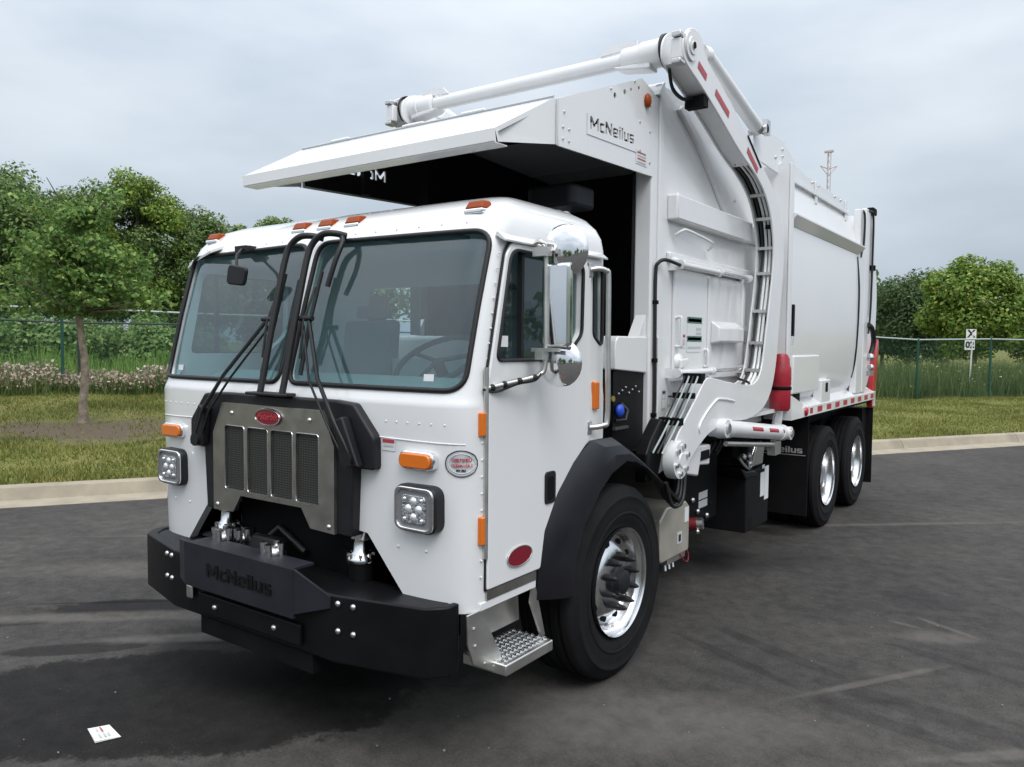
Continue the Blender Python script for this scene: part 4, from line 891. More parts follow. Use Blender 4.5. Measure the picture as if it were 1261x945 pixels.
# fenders over the front wheels: bent plastic strips
FO = [(-.715, .60), (-.70, .78), (-.645, .95), (-.52, 1.13), (-.37, 1.25), (-.20, 1.335), (.03, 1.33), (.16, 1.27), (.50, 1.09), (.72, .90)]
FI = [(-.54, .60), (-.54, .75), (-.455, .93), (-.295, 1.085), (-.165, 1.165), (.0, 1.21), (.12, 1.19), (.25, 1.14), (.55, .975), (.74, .86)]
def fender(s):
    # outer skin (lip at the wheel face) dropping from the cab side to the tyre face
    b = MB(); n_ = len(FO); x0, x1 = s*1.163, s*1.215
    A = [(x0, y, z) for y, z in m2(FO)]; B = [(x1-s*.018, y+(y2-y)*.3, z+(z2-z)*.3) for (y, z), (y2, z2) in zip(m2(FO), FI)]; Cq = [(x1, y+(y2-y)*.6, z+(z2-z)*.65) for (y, z), (y2, z2) in zip(m2(FO), FI)]; D = [(x1, y2, z2) for y2, z2 in FI]; Eq = [(s*.80, y2, z2) for y2, z2 in FI]; G_ = [(s*.80, y, z) for y, z in FO]
    rows = [A, B, Cq, D, Eq]; vs_ = [q for r_ in rows for q in r_]
    fs = [(r_*n_+i, r_*n_+i+1, (r_+1)*n_+i+1, (r_+1)*n_+i) for r_ in range(4) for i in range(n_-1)]
    o = b.add(vs_, fs).build('fender', 'fender_plastic', T, sharp=16)
    sm = o.modifiers.new('so', 'SOLIDIFY'); sm.thickness = .012; sm.offset = -1
    bm_ = o.modifiers.new('bv', 'BEVEL'); bm_.width = .012; bm_.segments = 2; bm_.limit_method = 'ANGLE'; bm_.angle_limit = math.radians(16)
    return o
fender(1); fender(-1)
# entry step
for s in (1, -1):
    b = MB(); a_ = s*1.095; c_ = s*.93
    b.prism([(-1.245, .67), (-1.15, .67), (-.995, .425), (-.995, .355), (-1.03, .345), (-1.20, .44), (-1.24, .54)], 'x', s*1.085, s*1.095)
    stp = b.build('step', 'aluminium', T, bevel=.003)
    MB().prism([(-.745, .665), (-.72, .665), (-.635, .405), (-.66, .40), (-.76, .60)], 'x', s*1.085, s*1.1).build('rear_hanger', 'aluminium', stp)
    MB().prism([(-1.145, .66), (-.745, .66), (-.73, .49), (-1.05, .49)], 'x', s*1.0, s*1.01).build('back_plate', 'aluminium', stp)
    MB().box(min(s*.92, s*1.165), max(s*.92, s*1.165), -1.055, -.665, .352, .405).build('tread_tray', 'aluminium', stp, bevel=.006)
    b = MB()
    for i in range(12):
        for j in range(6): b.lathe([(.0135, 0), (.012, .006), (.006, .007)], (s*(.945+.036*j), -1.035+.0325*i, .4045), 8, 'z')
    rest(b.build('tread_button', 'polished', stp), 'stuff')
    for q in ((-1.2, .60), (-1.19, .52), (-1.12, .42), (-1.05, .385)): MB().lathe([(.001, .007), (.007, .006), (.009, 0)], (s*1.0955, q[0], q[1]), 8, 'x').build('bolt', 'bolt_zinc', stp) if s > 0 else None
    outmap(stp)

# tank box behind the front wheel
b = MB(); b.prism(rrect([(.71, .45), (1.16, .45), (1.165, .755), (1.10, .80), (.80, .80), (.70, .735)], [.03, .03, .04, .05, .05, .04], 5), 'x', .62, 1.10)
tk = b.build('tank', 'tank_metal', T, bevel=.012, seg=3)
MB().box(1.101, 1.104, 1.075, 1.14, .655, .755).build('sticker', 'sticker_white', tk)
MB().box(1.101, 1.105, .955, 1.03, .53, .605).build('sticker', 'sticker_grey', tk)
MB().box(1.104, 1.1065, .975, 1.01, .545, .59).build('print', 'ink_black', tk)
MB().box(.65, 1.09, .83, 1.12, .415, .45).build('bracket', 'aluminium', tk)
MB().tube(smooth_path([(1.09, 1.02, .46), (1.11, 1.06, .40), (1.11, 1.12, .385), (1.10, 1.15, .43), (1.07, 1.14, .50)], 4), .005, 6).build('drain_cable', 'red_dull', tk, sharp=60)
for y in (.86, .92, .98): MB().cyl((1.06, y, .42), (1.07, y-.01, .37), .01, n=6).build('drain_fitting', 'bolt_zinc', tk)

# ------------------------------------------------------------------ hopper and hood
HX = 1.0
PANEL = [(-.42, 3.10), (.54, 3.465), (.715, 3.425), (.715, 2.905), (-.40, 2.868)]
polys, wd_ = letters('McNeilus'); LH = .525/wd_
def panel_side(s):
    base = MB().prism(PANEL, 'x', s*(HX-.012), s*HX)
    org = (s*HX+s*.05, -.075, 3.145) if s > 0 else (s*HX-.05, -.075+LH*wd_, 3.145)
    # lettering is cut through the sheet; it follows the slope of the sheet's edge slightly
    if s > 0: cut = letter_cutters('McNeilus', LH, (HX+.05, -.078, 3.025), (0, 1, .05), (0, 0, 1), -.1)
    else: cut = letter_cutters('McNeilus', LH*1.15, (-HX-.05, .36, 3.03), (0, -1, 0), (0, 0, 1), -.1)
    return base, cut
hood = None
for s in (1, -1):
    base, cut = panel_side(s)
    holes = [MB().cyl((s*.9, y, z), (s*1.1, y, z), r_, n=10) for y, z, r_ in ((.20, 3.275, .018), (.32, 3.325, .017), (.40, 3.36, .012), (.50, 3.395, .014))]
    vec = cut
    me = boolean(boolean(base, holes), vec)
    pn = link('hood_side_panel', me, 'body_white', T)
    PL_ = [(-.405, 3.085), (.53, 3.445), (.70, 3.405), (.70, 2.915), (-.39, 2.88)]
    me = boolean(boolean(MB().prism(PL_, 'x', s*(HX-.020), s*(HX-.014)), holes), vec); link('panel_lining', me, 'dark_inside', pn)
    b = MB()
    for y, z in ((-.35, 3.05), (-.36, 2.97), (-.30, 2.97), (-.36, 2.91), (-.30, 2.91), (.66, 3.33), (.66, 3.17), (.52, 3.20), (.52, 3.03), (.66, 2.98), (.15, 3.30), (.44, 3.42)): b.sphere((s*(HX+.001), y, z), .008, 8, 5)
    rest(b.build('rivets', 'bolt_zinc', pn), 'stuff')
    MB().tube([(s*(HX+.001), -.115, 3.10), (s*(HX+.001), -.115, 2.99), (s*(HX+.001), .50, 3.01), (s*(HX+.001), .54, 3.03)], .003, 5).build('plate_seam', 'sticker_grey', pn)
    if s > 0:
        MB().sphere((HX+.012, .60, 3.345), .032, 14, 8, (.7, 1, 1.35)).build('side_marker', 'amber_dark', pn, sharp=60)
        o = MB().box(HX+.001, HX+.003, .47, .62, 2.945, 3.03).build('sticker', 'sticker_white', pn)
        for k in range(4): MB().box(HX+.0035, HX+.005, .49, .60, 2.955+.019*k, 2.962+.019*k).build('print', 'ink_red' if k % 2 else 'sticker_grey', o)
# sloping hood plate over the cab
b = MB(); tX, lX = .985, .955; yT, zT, yL, zL = -.415, 3.105, -.885, 2.85
b.hexa([(-lX, yL, zL), (lX, yL, zL), (tX, yT, zT), (-tX, yT, zT)], [(-lX, yL, zL+.006), (lX, yL, zL+.006), (tX, yT, zT+.006), (-tX, yT, zT+.006)])
hd = b.build('hood_plate', 'body_white', T)
MB().hexa([(-lX, yL-.006, zL-.055), (lX, yL-.006, zL-.055), (lX, yL-.006, zL+.004), (-lX, yL-.006, zL+.004)], [(-lX, yL+.012, zL-.055), (lX, yL+.012, zL-.055), (lX, yL+.002, zL-.002), (-lX, yL+.002, zL-.002)]).build('hood_lip', 'body_white', hd)
MB().box(-lX, lX, yL, yL+.10, zL-.061, zL-.056).build('lip_return', 'body_white', hd)
for s in (1, -1):
    MB().add([(s*lX, yL, zL+.004), (s*(tX+.008), yT, zT+.004), (s*(tX+.008), yT, 2.872), (s*(lX+.004), yL+.02, zL-.055)], [(0, 1, 2, 3)]).build('hood_gusset', 'body_white', hd)
    MB().tube([(s*(tX+.014), yT, 2.868), (s*(tX+.014), yT, 3.10)], .006, 6).builds('hood_hinge', 'bolt_zinc', hd)
b = MB(); b.tube([(-.98, yT, zT+.012), (.98, yT, zT+.012)], .006, 6); b.build('hood_seam', 'sticker_grey', hd)
b = MB()
for x in (-.62, .0, .45): b.tube([(x-.08, yT+.005, zT+.018), (x+.08, yT+.005, zT+.018)], .011, 6)
b.builds('hood_hinge', 'body_white', hd)
# underside lining and roof of the hood
b = MB(); e = .012
b.hexa([(-.98, .70, 3.42), (.98, .70, 3.42), (.98, .54, 3.455), (-.98, .54, 3.455)], [(-.98, .70, 3.41), (.98, .70, 3.41), (.98, .54, 3.445), (-.98, .54, 3.445)])
b.hexa([(-.98, .54, 3.455), (.98, .54, 3.455), (.98, yT, zT-.003), (-.98, yT, zT-.003)], [(-.98, .54, 3.445), (.98, .54, 3.445), (.98, yT, zT-.015), (-.98, yT, zT-.015)])
b.build('hood_roof', 'body_white', T)
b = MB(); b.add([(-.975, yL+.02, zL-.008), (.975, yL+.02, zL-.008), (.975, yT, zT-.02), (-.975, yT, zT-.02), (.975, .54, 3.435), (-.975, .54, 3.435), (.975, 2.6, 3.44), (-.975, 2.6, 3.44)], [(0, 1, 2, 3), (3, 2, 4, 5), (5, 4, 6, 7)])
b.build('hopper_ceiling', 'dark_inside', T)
for s in (1, -1):
    MB().prism([(-.40, 2.872), (.70, 2.905), (.70, 3.40), (.52, 3.43), (-.40, 3.085)], 'x', s*.965, s*.968).build('panel_lining', 'dark_inside', T) if s > 0 and False else None
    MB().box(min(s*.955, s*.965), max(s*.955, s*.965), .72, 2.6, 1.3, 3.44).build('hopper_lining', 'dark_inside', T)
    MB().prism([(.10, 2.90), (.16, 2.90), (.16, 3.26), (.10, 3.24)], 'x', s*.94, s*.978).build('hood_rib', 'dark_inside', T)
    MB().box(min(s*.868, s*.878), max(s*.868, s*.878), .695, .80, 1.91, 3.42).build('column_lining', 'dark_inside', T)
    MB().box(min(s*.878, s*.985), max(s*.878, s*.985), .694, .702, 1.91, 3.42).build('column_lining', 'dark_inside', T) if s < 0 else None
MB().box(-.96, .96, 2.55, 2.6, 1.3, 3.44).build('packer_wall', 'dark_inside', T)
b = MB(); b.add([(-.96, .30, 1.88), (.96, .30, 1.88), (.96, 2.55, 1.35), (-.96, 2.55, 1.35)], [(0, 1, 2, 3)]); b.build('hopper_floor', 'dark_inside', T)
# hopper front sill and columns
MB().prism([(.28, 1.70), (.28, 1.86), (.31, 1.90), (.70, 1.90), (.70, 1.67)], 'x', -.985, .985).build('hopper_sill', 'body_white', T, bevel=.008)
for s in (1, -1):
    MB().prism([(.60, 1.90), (.70, 1.90), (.70, 2.04)], 'x', s*.90, s*.975).build('sill_gusset', 'body_white', T)
    MB().box(min(s*.88, s*HX), max(s*.88, s*HX), .705, .79, 1.16, 3.42).build('hopper_column', 'body_white', T, bevel=.012)
    MB().prism([(.79, 3.50), (.85, 3.52), (.87, 1.16), (.79, 1.16)], 'x', s*.97, s*(HX+.012)).build('column_flange', 'body_white', T, bevel=.006)
KY, KZ = .345, 1.452
MB().box(-.94, .94, .29, .32, 1.18, 1.695).build('control_panel', 'black_steel', T)
b = MB()
for i in range(7): b.sphere((.964, KY+.02+.045*i, KZ+.10+.018*(i % 3)), .008, 6, 4)
b.builds('panel_bolt', 'bolt_zinc', T)
MB().box(.945, .962, .30, .71, 1.19, 1.69).build('control_panel', 'black_steel', T)
MB().sphere((.985, KY, KZ), .04, 12, 8, (.6, 1, 1)).build('valve_knob', 'blue_plastic', T, sharp=60)
MB().tube([(.965, KY-.02, KZ-.06), (1.0, KY+.05, KZ-.06), (1.0, KY+.07, KZ), (.965, KY+.05, KZ+.04)], .011, 8).build('air_hose', 'hose', T, sharp=60)
MB().cyl((.96, KY-.12, KZ+.075), (1.01, KY-.13, KZ+.08), .018, n=8).builds('pipe_fitting', 'brass', T)
MB().box(.963, .985, KY-.05, KY+.12, KZ-.115, KZ-.10).build('lever', 'bolt_zinc', T)

# hopper side wall: sheet with an arched top, channels, access door, rods, handles, stickers
WALL = [(.80, 3.50), (1.35, 3.515), (1.75, 3.48), (2.2, 3.40), (2.6, 3.40), (2.95, 3.40), (2.95, 1.22), (.80, 1.22)]
for s in (1, -1):
    hw = MB().prism(WALL, 'x', s*.97, s*HX).build('hopper_wall', 'body_white', T)
    def bx(x1, y0, y1, z0, z1, nm='channel', m='body_white', bv=.012, par=hw, xb=HX-.002): return MB().box(min(s*xb, s*x1), max(s*xb, s*x1), y0, y1, z0, z1).build(nm, m, par, bevel=bv)
    bx(1.075, .935, 2.40, 2.665, 2.83); bx(1.05, 2.405, 2.85, 2.68, 2.815)
    bx(1.030, .93, 2.85, 2.40, 2.46); bx(1.055, .98, 2.10, 2.385, 2.425)
    bx(1.022, 1.03, 2.32, 1.60, 2.36, 'access_door', bv=.01)
    if s > 0:
        bx(1.05, 1.62, 2.28, 2.37, 2.40, 'door_frame'); bx(1.05, 2.28, 2.34, 1.60, 2.40, 'door_frame')
        bx(1.035, 1.60, 1.64, 1.62, 2.34, 'door_stile', xb=1.02)
        MB().prism([(1.02, 1.86), (1.09, 1.875), (1.09, 1.98), (1.02, 2.03)], 'y', 1.68, 2.20).build('channel', 'body_white', hw, bevel=.01)
        MB().prism([(1.0, 1.86), (1.06, 1.875), (1.06, 1.97), (1.0, 2.02)], 'y', 2.36, 2.80).build('channel', 'body_white', hw, bevel=.01)
        bx(1.05, 2.36, 2.80, 1.55, 1.60)
        for z, yA, yB, yC in ((2.375, .98, 1.66, 2.30), (1.665, .96, 1.55, 2.26)):
            o = MB().cyl((1.085, yA, z), (1.085, yB, z), .022, n=12).build('door_rod', 'arm_white', hw, sharp=50)
            MB().cyl((1.085, yB, z), (1.085, yC, z), .014, n=10).build('rod_end', 'polished', o, sharp=50)
            b = MB()
            for y in (yA, yB, yC): b.cyl((1.085, y-.018, z), (1.085, y+.018, z), .031, n=12)
            b.builds('rod_collar', 'arm_white', o, sharp=50)
            b = MB()
            for y in (yA, yC): b.box(1.0, 1.085, y-.012, y+.012, z-.035, z+.03)
            b.builds('rod_bracket', 'body_white', o)
        for P in ([(1.02, 1.02, 2.575), (1.06, 1.04, 2.60), (1.075, 1.10, 2.61), (1.075, 1.50, 2.58), (1.06, 1.58, 2.56), (1.02, 1.58, 2.53)], [(1.02, 1.06, 2.03), (1.055, 1.06, 2.035), (1.06, 1.06, 2.01), (1.06, 1.06, 1.86), (1.055, 1.06, 1.84), (1.02, 1.06, 1.84)], [(1.02, 1.56, 1.81), (1.05, 1.56, 1.81), (1.05, 1.56, 1.70), (1.02, 1.56, 1.70)]):
            MB().tube(smooth_path(P, 4), .011, 7).build('handle', 'arm_white', hw, sharp=60)
        MB().lathe([(.06, 0), (.05, .02), (.02, .028), (.001, .029)], (1.022, 1.10, 1.735), 18, 'x').build('lock_boss', 'body_white', hw, sharp=50)
        MB().prism([(1.06, 1.69), (1.20, 1.73), (1.18, 1.76), (1.06, 1.75)], 'x', 1.045, 1.065).build('latch_lever', 'body_white', hw, bevel=.006)
        def stick(y0, y1, z0, z1, m, lines, x=1.0235):
            o = MB().box(x, x+.0015, y0, y1, z0, z1).build('sticker', m, hw)
            for (a0, a1, c0, c1, mm) in lines: MB().box(x+.0018, x+.003, y0+(y1-y0)*a0, y0+(y1-y0)*a1, z0+(z1-z0)*c0, z0+(z1-z0)*c1).build('print', mm, o)
        stick(1.24, 1.50, 1.80, 2.045, 'sticker_white', [(0, 1, .82, 1, 'ink_green'), (.05, .95, .86, .95, 'sticker_grey'), (.6, .95, .62, .70, 'sticker_grey'), (.6, .95, .5, .57, 'sticker_grey'), (0, 1, .30, .46, 'ink_green'), (.05, .95, .34, .42, 'sticker_grey'), (.05, .95, .10, .16, 'sticker_grey')])
        stick(1.125, 1.215, 1.83, 1.925, 'sticker_white', [(.1, .9, .75, .95, 'ink_red'), (.1, .5, .1, .65, 'ink_red'), (.58, .9, .2, .6, 'sticker_grey')])
        for (y0, y1, z0, z1, m) in ((.90, .955, 1.42, 1.555, 'sticker_grey'), (.99, 1.06, 1.44, 1.515, 'sticker_grey'), (.98, 1.08, 1.30, 1.40, 'sticker_white'), (.90, .96, 1.27, 1.385, 'sticker_yellow')):
            stick(y0, y1, z0, z1, 'sticker_white' if m == 'sticker_yellow' else m, [(.1, .9, .8, .92, 'ink_black'), (.1, .9, .1, .5, m if m == 'sticker_yellow' else 'sticker_white'), (.1, .7, .58, .7, 'ink_black' if m == 'sticker_white' else 'sticker_white')], 1.0015)
        MB().tube(smooth_path([(1.07, .985, 2.375), (1.09, .93, 2.37), (1.06, .80, 2.39), (1.03, .755, 2.37), (1.015, .745, 2.30), (1.015, .75, 1.9), (1.015, .76, 1.45), (1.0, .75, 1.36)], 5), .012, 8).build('air_hose', 'hose', hw, sharp=60)
        b = MB()
        for z in (2.12, 1.75, 1.40): b.box(1.0, 1.03, .735, .765, z-.012, z+.012)
        b.builds('hose_clip', 'frame_black', hw)
        MB().box(1.01, 1.03, .775, .80, 1.20, 1.90).build('conduit', 'arm_white', hw, bevel=.006)
        for q in ((2.84, 1.03), (2.80, 1.85), (2.96, 2.10), (2.67, 2.0)): MB().sphere((1.03, q[1], q[0]), .014, 8, 5).build('stud', 'body_white', hw)
# curved guide rib inside the arm
GR = [(1.05, 3.40), (1.35, 3.25), (1.68, 3.02), (1.92, 2.84), (1.96, 2.84), (1.74, 3.05), (1.42, 3.29), (1.10, 3.44)]
for s in (1, -1): MB().prism(GR, 'x', s*HX, s*1.03).build('guide_rib', 'body_white', T, bevel=.006)
MB().prism([(.80, 3.49), (1.35, 3.505), (1.75, 3.47), (2.2, 3.39), (2.95, 3.39), (2.95, 3.36), (.80, 3.46)], 'x', -.985, .985).build('hopper_roof', 'body_white', T)
MB().prism([(.74, 3.42), (.80, 3.50), (.83, 3.52), (.83, 3.49), (.78, 3.42)], 'x', -.99, 1.02).build('roof_flange', 'body_white', T)

# ------------------------------------------------------------------ lift arms
REAR = [(.58, 3.69), (.70, 3.775), (.86, 3.765), (.925, 3.64), (1.30, 3.525), (1.67, 3.36), (2.05, 3.20), (2.30, 3.09), (2.50, 2.95), (2.63, 2.76), (2.665, 2.52), (2.61, 2.24), (2.55, 1.90), (2.52, 1.70), (2.42, 1.49), (2.25, 1.37), (2.02, 1.315), (1.75, 1.30), (1.42, 1.335), (1.34, 1.33), (1.23, 1.285), (1.06, 1.26), (.76, 1.11), (.67, 1.05), (.55, 1.05), (.475, 1.15)]
FRONT = [(.55, 1.25), (.62, 1.32), (.77, 1.43), (.95, 1.565), (1.04, 1.645), (1.25, 1.62), (1.43, 1.595), (1.90, 1.55), (2.08, 1.585), (2.17, 1.68), (2.23, 1.87), (2.30, 2.12), (2.38, 2.42), (2.395, 2.62), (2.33, 2.81), (2.19, 2.98), (1.95, 3.10), (1.57, 3.20), (1.25, 3.325), (.90, 3.45), (.61, 3.53), (.56, 3.58)]
ARM = REAR+FRONT
def smooth_ring(P, it=1):
    for _ in range(it):
        o = []
        for i in range(len(P)):
            a, b_ = P[i], P[(i+1) % len(P)]; o += [(a[0]*.75+b_[0]*.25, a[1]*.75+b_[1]*.25), (a[0]*.25+b_[0]*.75, a[1]*.25+b_[1]*.75)]
        P = o
    return P
def lift_arm(s):
    A = smooth_ring(ARM, 2)
    r_ = MB().prism(A, 'x', s*1.236, s*1.25).build('lift_arm', 'arm_white', T, bevel=.004)
    MB().prism(A, 'x', s*1.105, s*1.118).build('inner_plate', 'arm_white', r_)
    # web along the rear edge closes the box; the front side is open below and boxed above
    web = [(a, c) for a, c in REAR[3:18]]; b = MB()
    for P, off in ((web, -.012),):
        n_ = len(P); vs_ = [(s*1.118, a+off*.5, c) for a, c in P]+[(s*1.236, a+off*.5, c) for a, c in P]; b.add(vs_, [(i, i+1, n_+i+1, n_+i) for i in range(n_-1)])
    b.build('rear_web', 'arm_white', r_)
    up = [(.62, 3.545), (.90, 3.465), (1.25, 3.34), (1.57, 3.215), (1.80, 3.15)]; n_ = len(up); b = MB()
    b.add([(s*1.118, a, c) for a, c in up]+[(s*1.236, a, c) for a, c in up], [(i, i+1, n_+i+1, n_+i) for i in range(n_-1)]); b.build('front_web', 'arm_white', r_)
    mid_p = [(1.80, 3.17), (2.05, 3.11), (2.25, 3.0), (2.40, 2.84), (2.47, 2.62), (2.45, 2.42), (2.37, 2.12), (2.30, 1.87), (2.22, 1.66), (2.05, 1.54)]; n_ = len(mid_p); b = MB()
    b.add([(s*1.118, a, c) for a, c in mid_p]+[(s*1.236, a, c) for a, c in mid_p], [(i, i+1, n_+i+1, n_+i) for i in range(n_-1)]); b.build('channel_web', 'arm_white', r_)
    shade_p = [(a_-.012, c_-.008) for a_, c_ in mid_p[:5]]; n_ = len(shade_p); MB().add([(s*1.12, a_, c_) for a_, c_ in shade_p]+[(s*1.234, a_, c_) for a_, c_ in shade_p], [(i, i+1, n_+i+1, n_+i) for i in range(n_-1)]).build('channel_shade', 'frame_black', r_)  # black strip added to paint the shade of the open upper channel
    # hydraulic lines lying in the open channel
    for k, dx in enumerate((1.145, 1.175, 1.205)):
        off = .05; P = [(s*dx, a-off*.8, c+ .0) for a, c in mid_p]; P = P[:1]+P[1:]
        MB().tube(smooth_path(P, 3), .011, 6).build('hydraulic_line', 'arm_white' if k else 'hose', r_, sharp=60)
    b = MB()
    for f in (2, 3, 4, 5, 6, 7, 8):
        a, c = mid_p[f]; b.box(min(s*1.12, s*1.232), max(s*1.12, s*1.232), a-.075, a-.04, c-.012, c+.012)
    b.builds('line_clamp', 'aluminium', r_)
    b = MB(); 
    for f in (3, 5, 6, 7, 8):
        a, c = mid_p[f]; b.box(min(s*1.19, s*1.238), max(s*1.19, s*1.238), a-.055, a-.02, c-.075, c-.045)
    b.builds('clamp_bolt', 'frame_black', r_)
    MB().tube(smooth_path([(s*1.20, 2.02, 1.56), (s*1.235, 1.9, 1.575), (s*1.255, 1.72, 1.60), (s*1.258, 1.62, 1.61)], 4), .010, 6).build('hydraulic_line', 'hose', r_, sharp=60)
    # weld line, pads, reflective tape
    MB().tube(smooth_path([(s*1.251, .94, 1.285), (s*1.251, .93, 1.33), (s*1.251, 1.03, 1.40), (s*1.251, 1.20, 1.475), (s*1.251, 1.30, 1.485), (s*1.251, 1.56, 1.455)], 4), .009, 6).build('weld_bead', 'arm_white', r_, sharp=60)
    for (y0, z0, y1, z1) in ((.80, 3.575, .935, 3.53), (1.09, 3.485, 1.34, 3.395), (1.72, 3.245, 1.95, 3.135)):
        d = Vector((0, y1-y0, z1-z0)); n2 = Vector((0, -d.z, d.y)).normalized()*.024; X = s*1.2525; q = [Vector((X, y0, z0))-n2, Vector((X, y1, z1))-n2, Vector((X, y1, z1))+n2, Vector((X, y0, z0))+n2]
        MB().add(q, [(0, 1, 2, 3)]).build('reflective_tape', 'tape_red', r_)
    MB().tube([(s*1.252, 1.72, 3.34), (s*1.252, 2.02, 3.175)], .008, 6).build('grease_line', 'hose', r_)
    # head pin
    MB().lathe([(.001, .026), (.022, .026), (.024, .02), (.05, .02), (.055, .012), (.085, .012), (.088, 0)] if s > 0 else [(.001, -.026), (.022, -.026), (.024, -.02), (.05, -.02), (.055, -.012), (.085, -.012), (.088, 0)], (s*1.251, .675, 3.645), 24, 'x').build('pin_boss', 'arm_white', r_, sharp=40)
    MB().cyl((s*1.27, .675, 3.645), (s*1.282, .675, 3.645), .02, n=12).builds('pin', 'frame_black', r_)
    b = MB(); b.box(min(s*1.18, s*1.245), max(s*1.18, s*1.245), .545, .60, 3.545, 3.665); b.build('bearing_cap', 'arm_white', r_, bevel=.008)
    b = MB(); b.box(min(s*1.19, s*1.25), max(s*1.19, s*1.25), .53, .61, 3.668, 3.70); b.box(min(s*1.19, s*1.25), max(s*1.19, s*1.25), .53, .61, 3.515, 3.542); b.builds('cap_bolt', 'bolt_zinc', r_, bevel=.006)
    b = MB(); b.box(min(s*1.20, s*1.245), max(s*1.20, s*1.245), .885, .935, 3.66, 3.735); b.sphere((s*1.225, .93, 3.72), .024, 8, 6); b.builds('port_block', 'aluminium', r_, bevel=.006)
    MB().tube(smooth_path([(s*1.14, .62, 3.52), (s*1.12, .72, 3.43), (s*1.13, .86, 3.40), (s*1.16, .95, 3.425)], 5), .012, 6).build('air_hose', 'hose', r_, sharp=60)
    MB().box(min(s*1.11, s*1.24), max(s*1.11, s*1.24), .93, 1.0, 3.36, 3.43).build('hose_port', 'frame_black', r_)
    # pivot at the bottom
    pv = MB().lathe([(.001, .03), (.04, .03), (.045, .022), (.115, .02), (.118, .0), (.118, -.05)] if s > 0 else [(.001, -.03), (.04, -.03), (.045, -.022), (.115, -.02), (.118, 0), (.118, .05)], (s*1.255, .60, 1.15), 28, 'x').build('pivot_cap', 'arm_white', r_, sharp=40)
    for k in range(6):
        a = k*math.pi/3+.3; MB().cyl((s*1.27, .60+.085*math.cos(a), 1.15+.085*math.sin(a)), (s*1.292, .60+.085*math.cos(a), 1.15+.085*math.sin(a)), .017, n=6).build('bolt', 'bolt_zinc', pv)
    # hoses up the front of the arm foot
    for k in range(4):
        dx = 1.13+.03*k; MB().tube(smooth_path([(s*dx, .44, 1.20), (s*(dx+.02), .55, 1.32), (s*(dx+.02), .72, 1.46), (s*(dx+.01), .90, 1.60), (s*dx, .97, 1.65)], 4), .0065, 6).build('hydraulic_line', 'hose' if k % 2 == 0 else 'rail_grey', r_, sharp=60)
    b = MB(); b.box(min(s*1.11, s*1.25), max(s*1.11, s*1.25), .62, .68, 1.355, 1.40); b.box(min(s*1.11, s*1.25), max(s*1.11, s*1.25), .82, .86, 1.51, 1.545); b.builds('line_clamp', 'frame_black', r_)
    MB().box(min(s*1.12, s*1.245), max(s*1.12, s*1.245), .96, 1.03, 1.60, 1.665).build('hose_port', 'frame_black', r_)
    MB().prism(rrect([(.36, 1.02), (.52, 1.04), (.66, 1.36), (.56, 1.40), (.42, 1.28), (.36, 1.2)], .03), 'x', s*1.08, s*1.16).build('valve_block', 'black_steel', r_, bevel=.01)
    for k in range(3): MB().tube(smooth_path([(s*(1.16+.03*k), .50, 1.02), (s*(1.17+.02*k), .62, .90-.02*k), (s*(1.17+.02*k), .78, .91-.02*k), (s*(1.15+.02*k), .86, 1.07)], 5), .014, 7).build('hydraulic_hose', 'hose', r_, sharp=60)
    # link cylinder behind the arm and its mounts
    lc = MB().cyl((s*1.17, 1.10, 3.74), (s*1.17, 2.16, 3.505), .052, n=18).build('fork_cylinder', 'arm_white', r_, sharp=50)
    return r_
arm_near = lift_arm(1); arm_far = lift_arm(-1); arm_far.location.x = .085
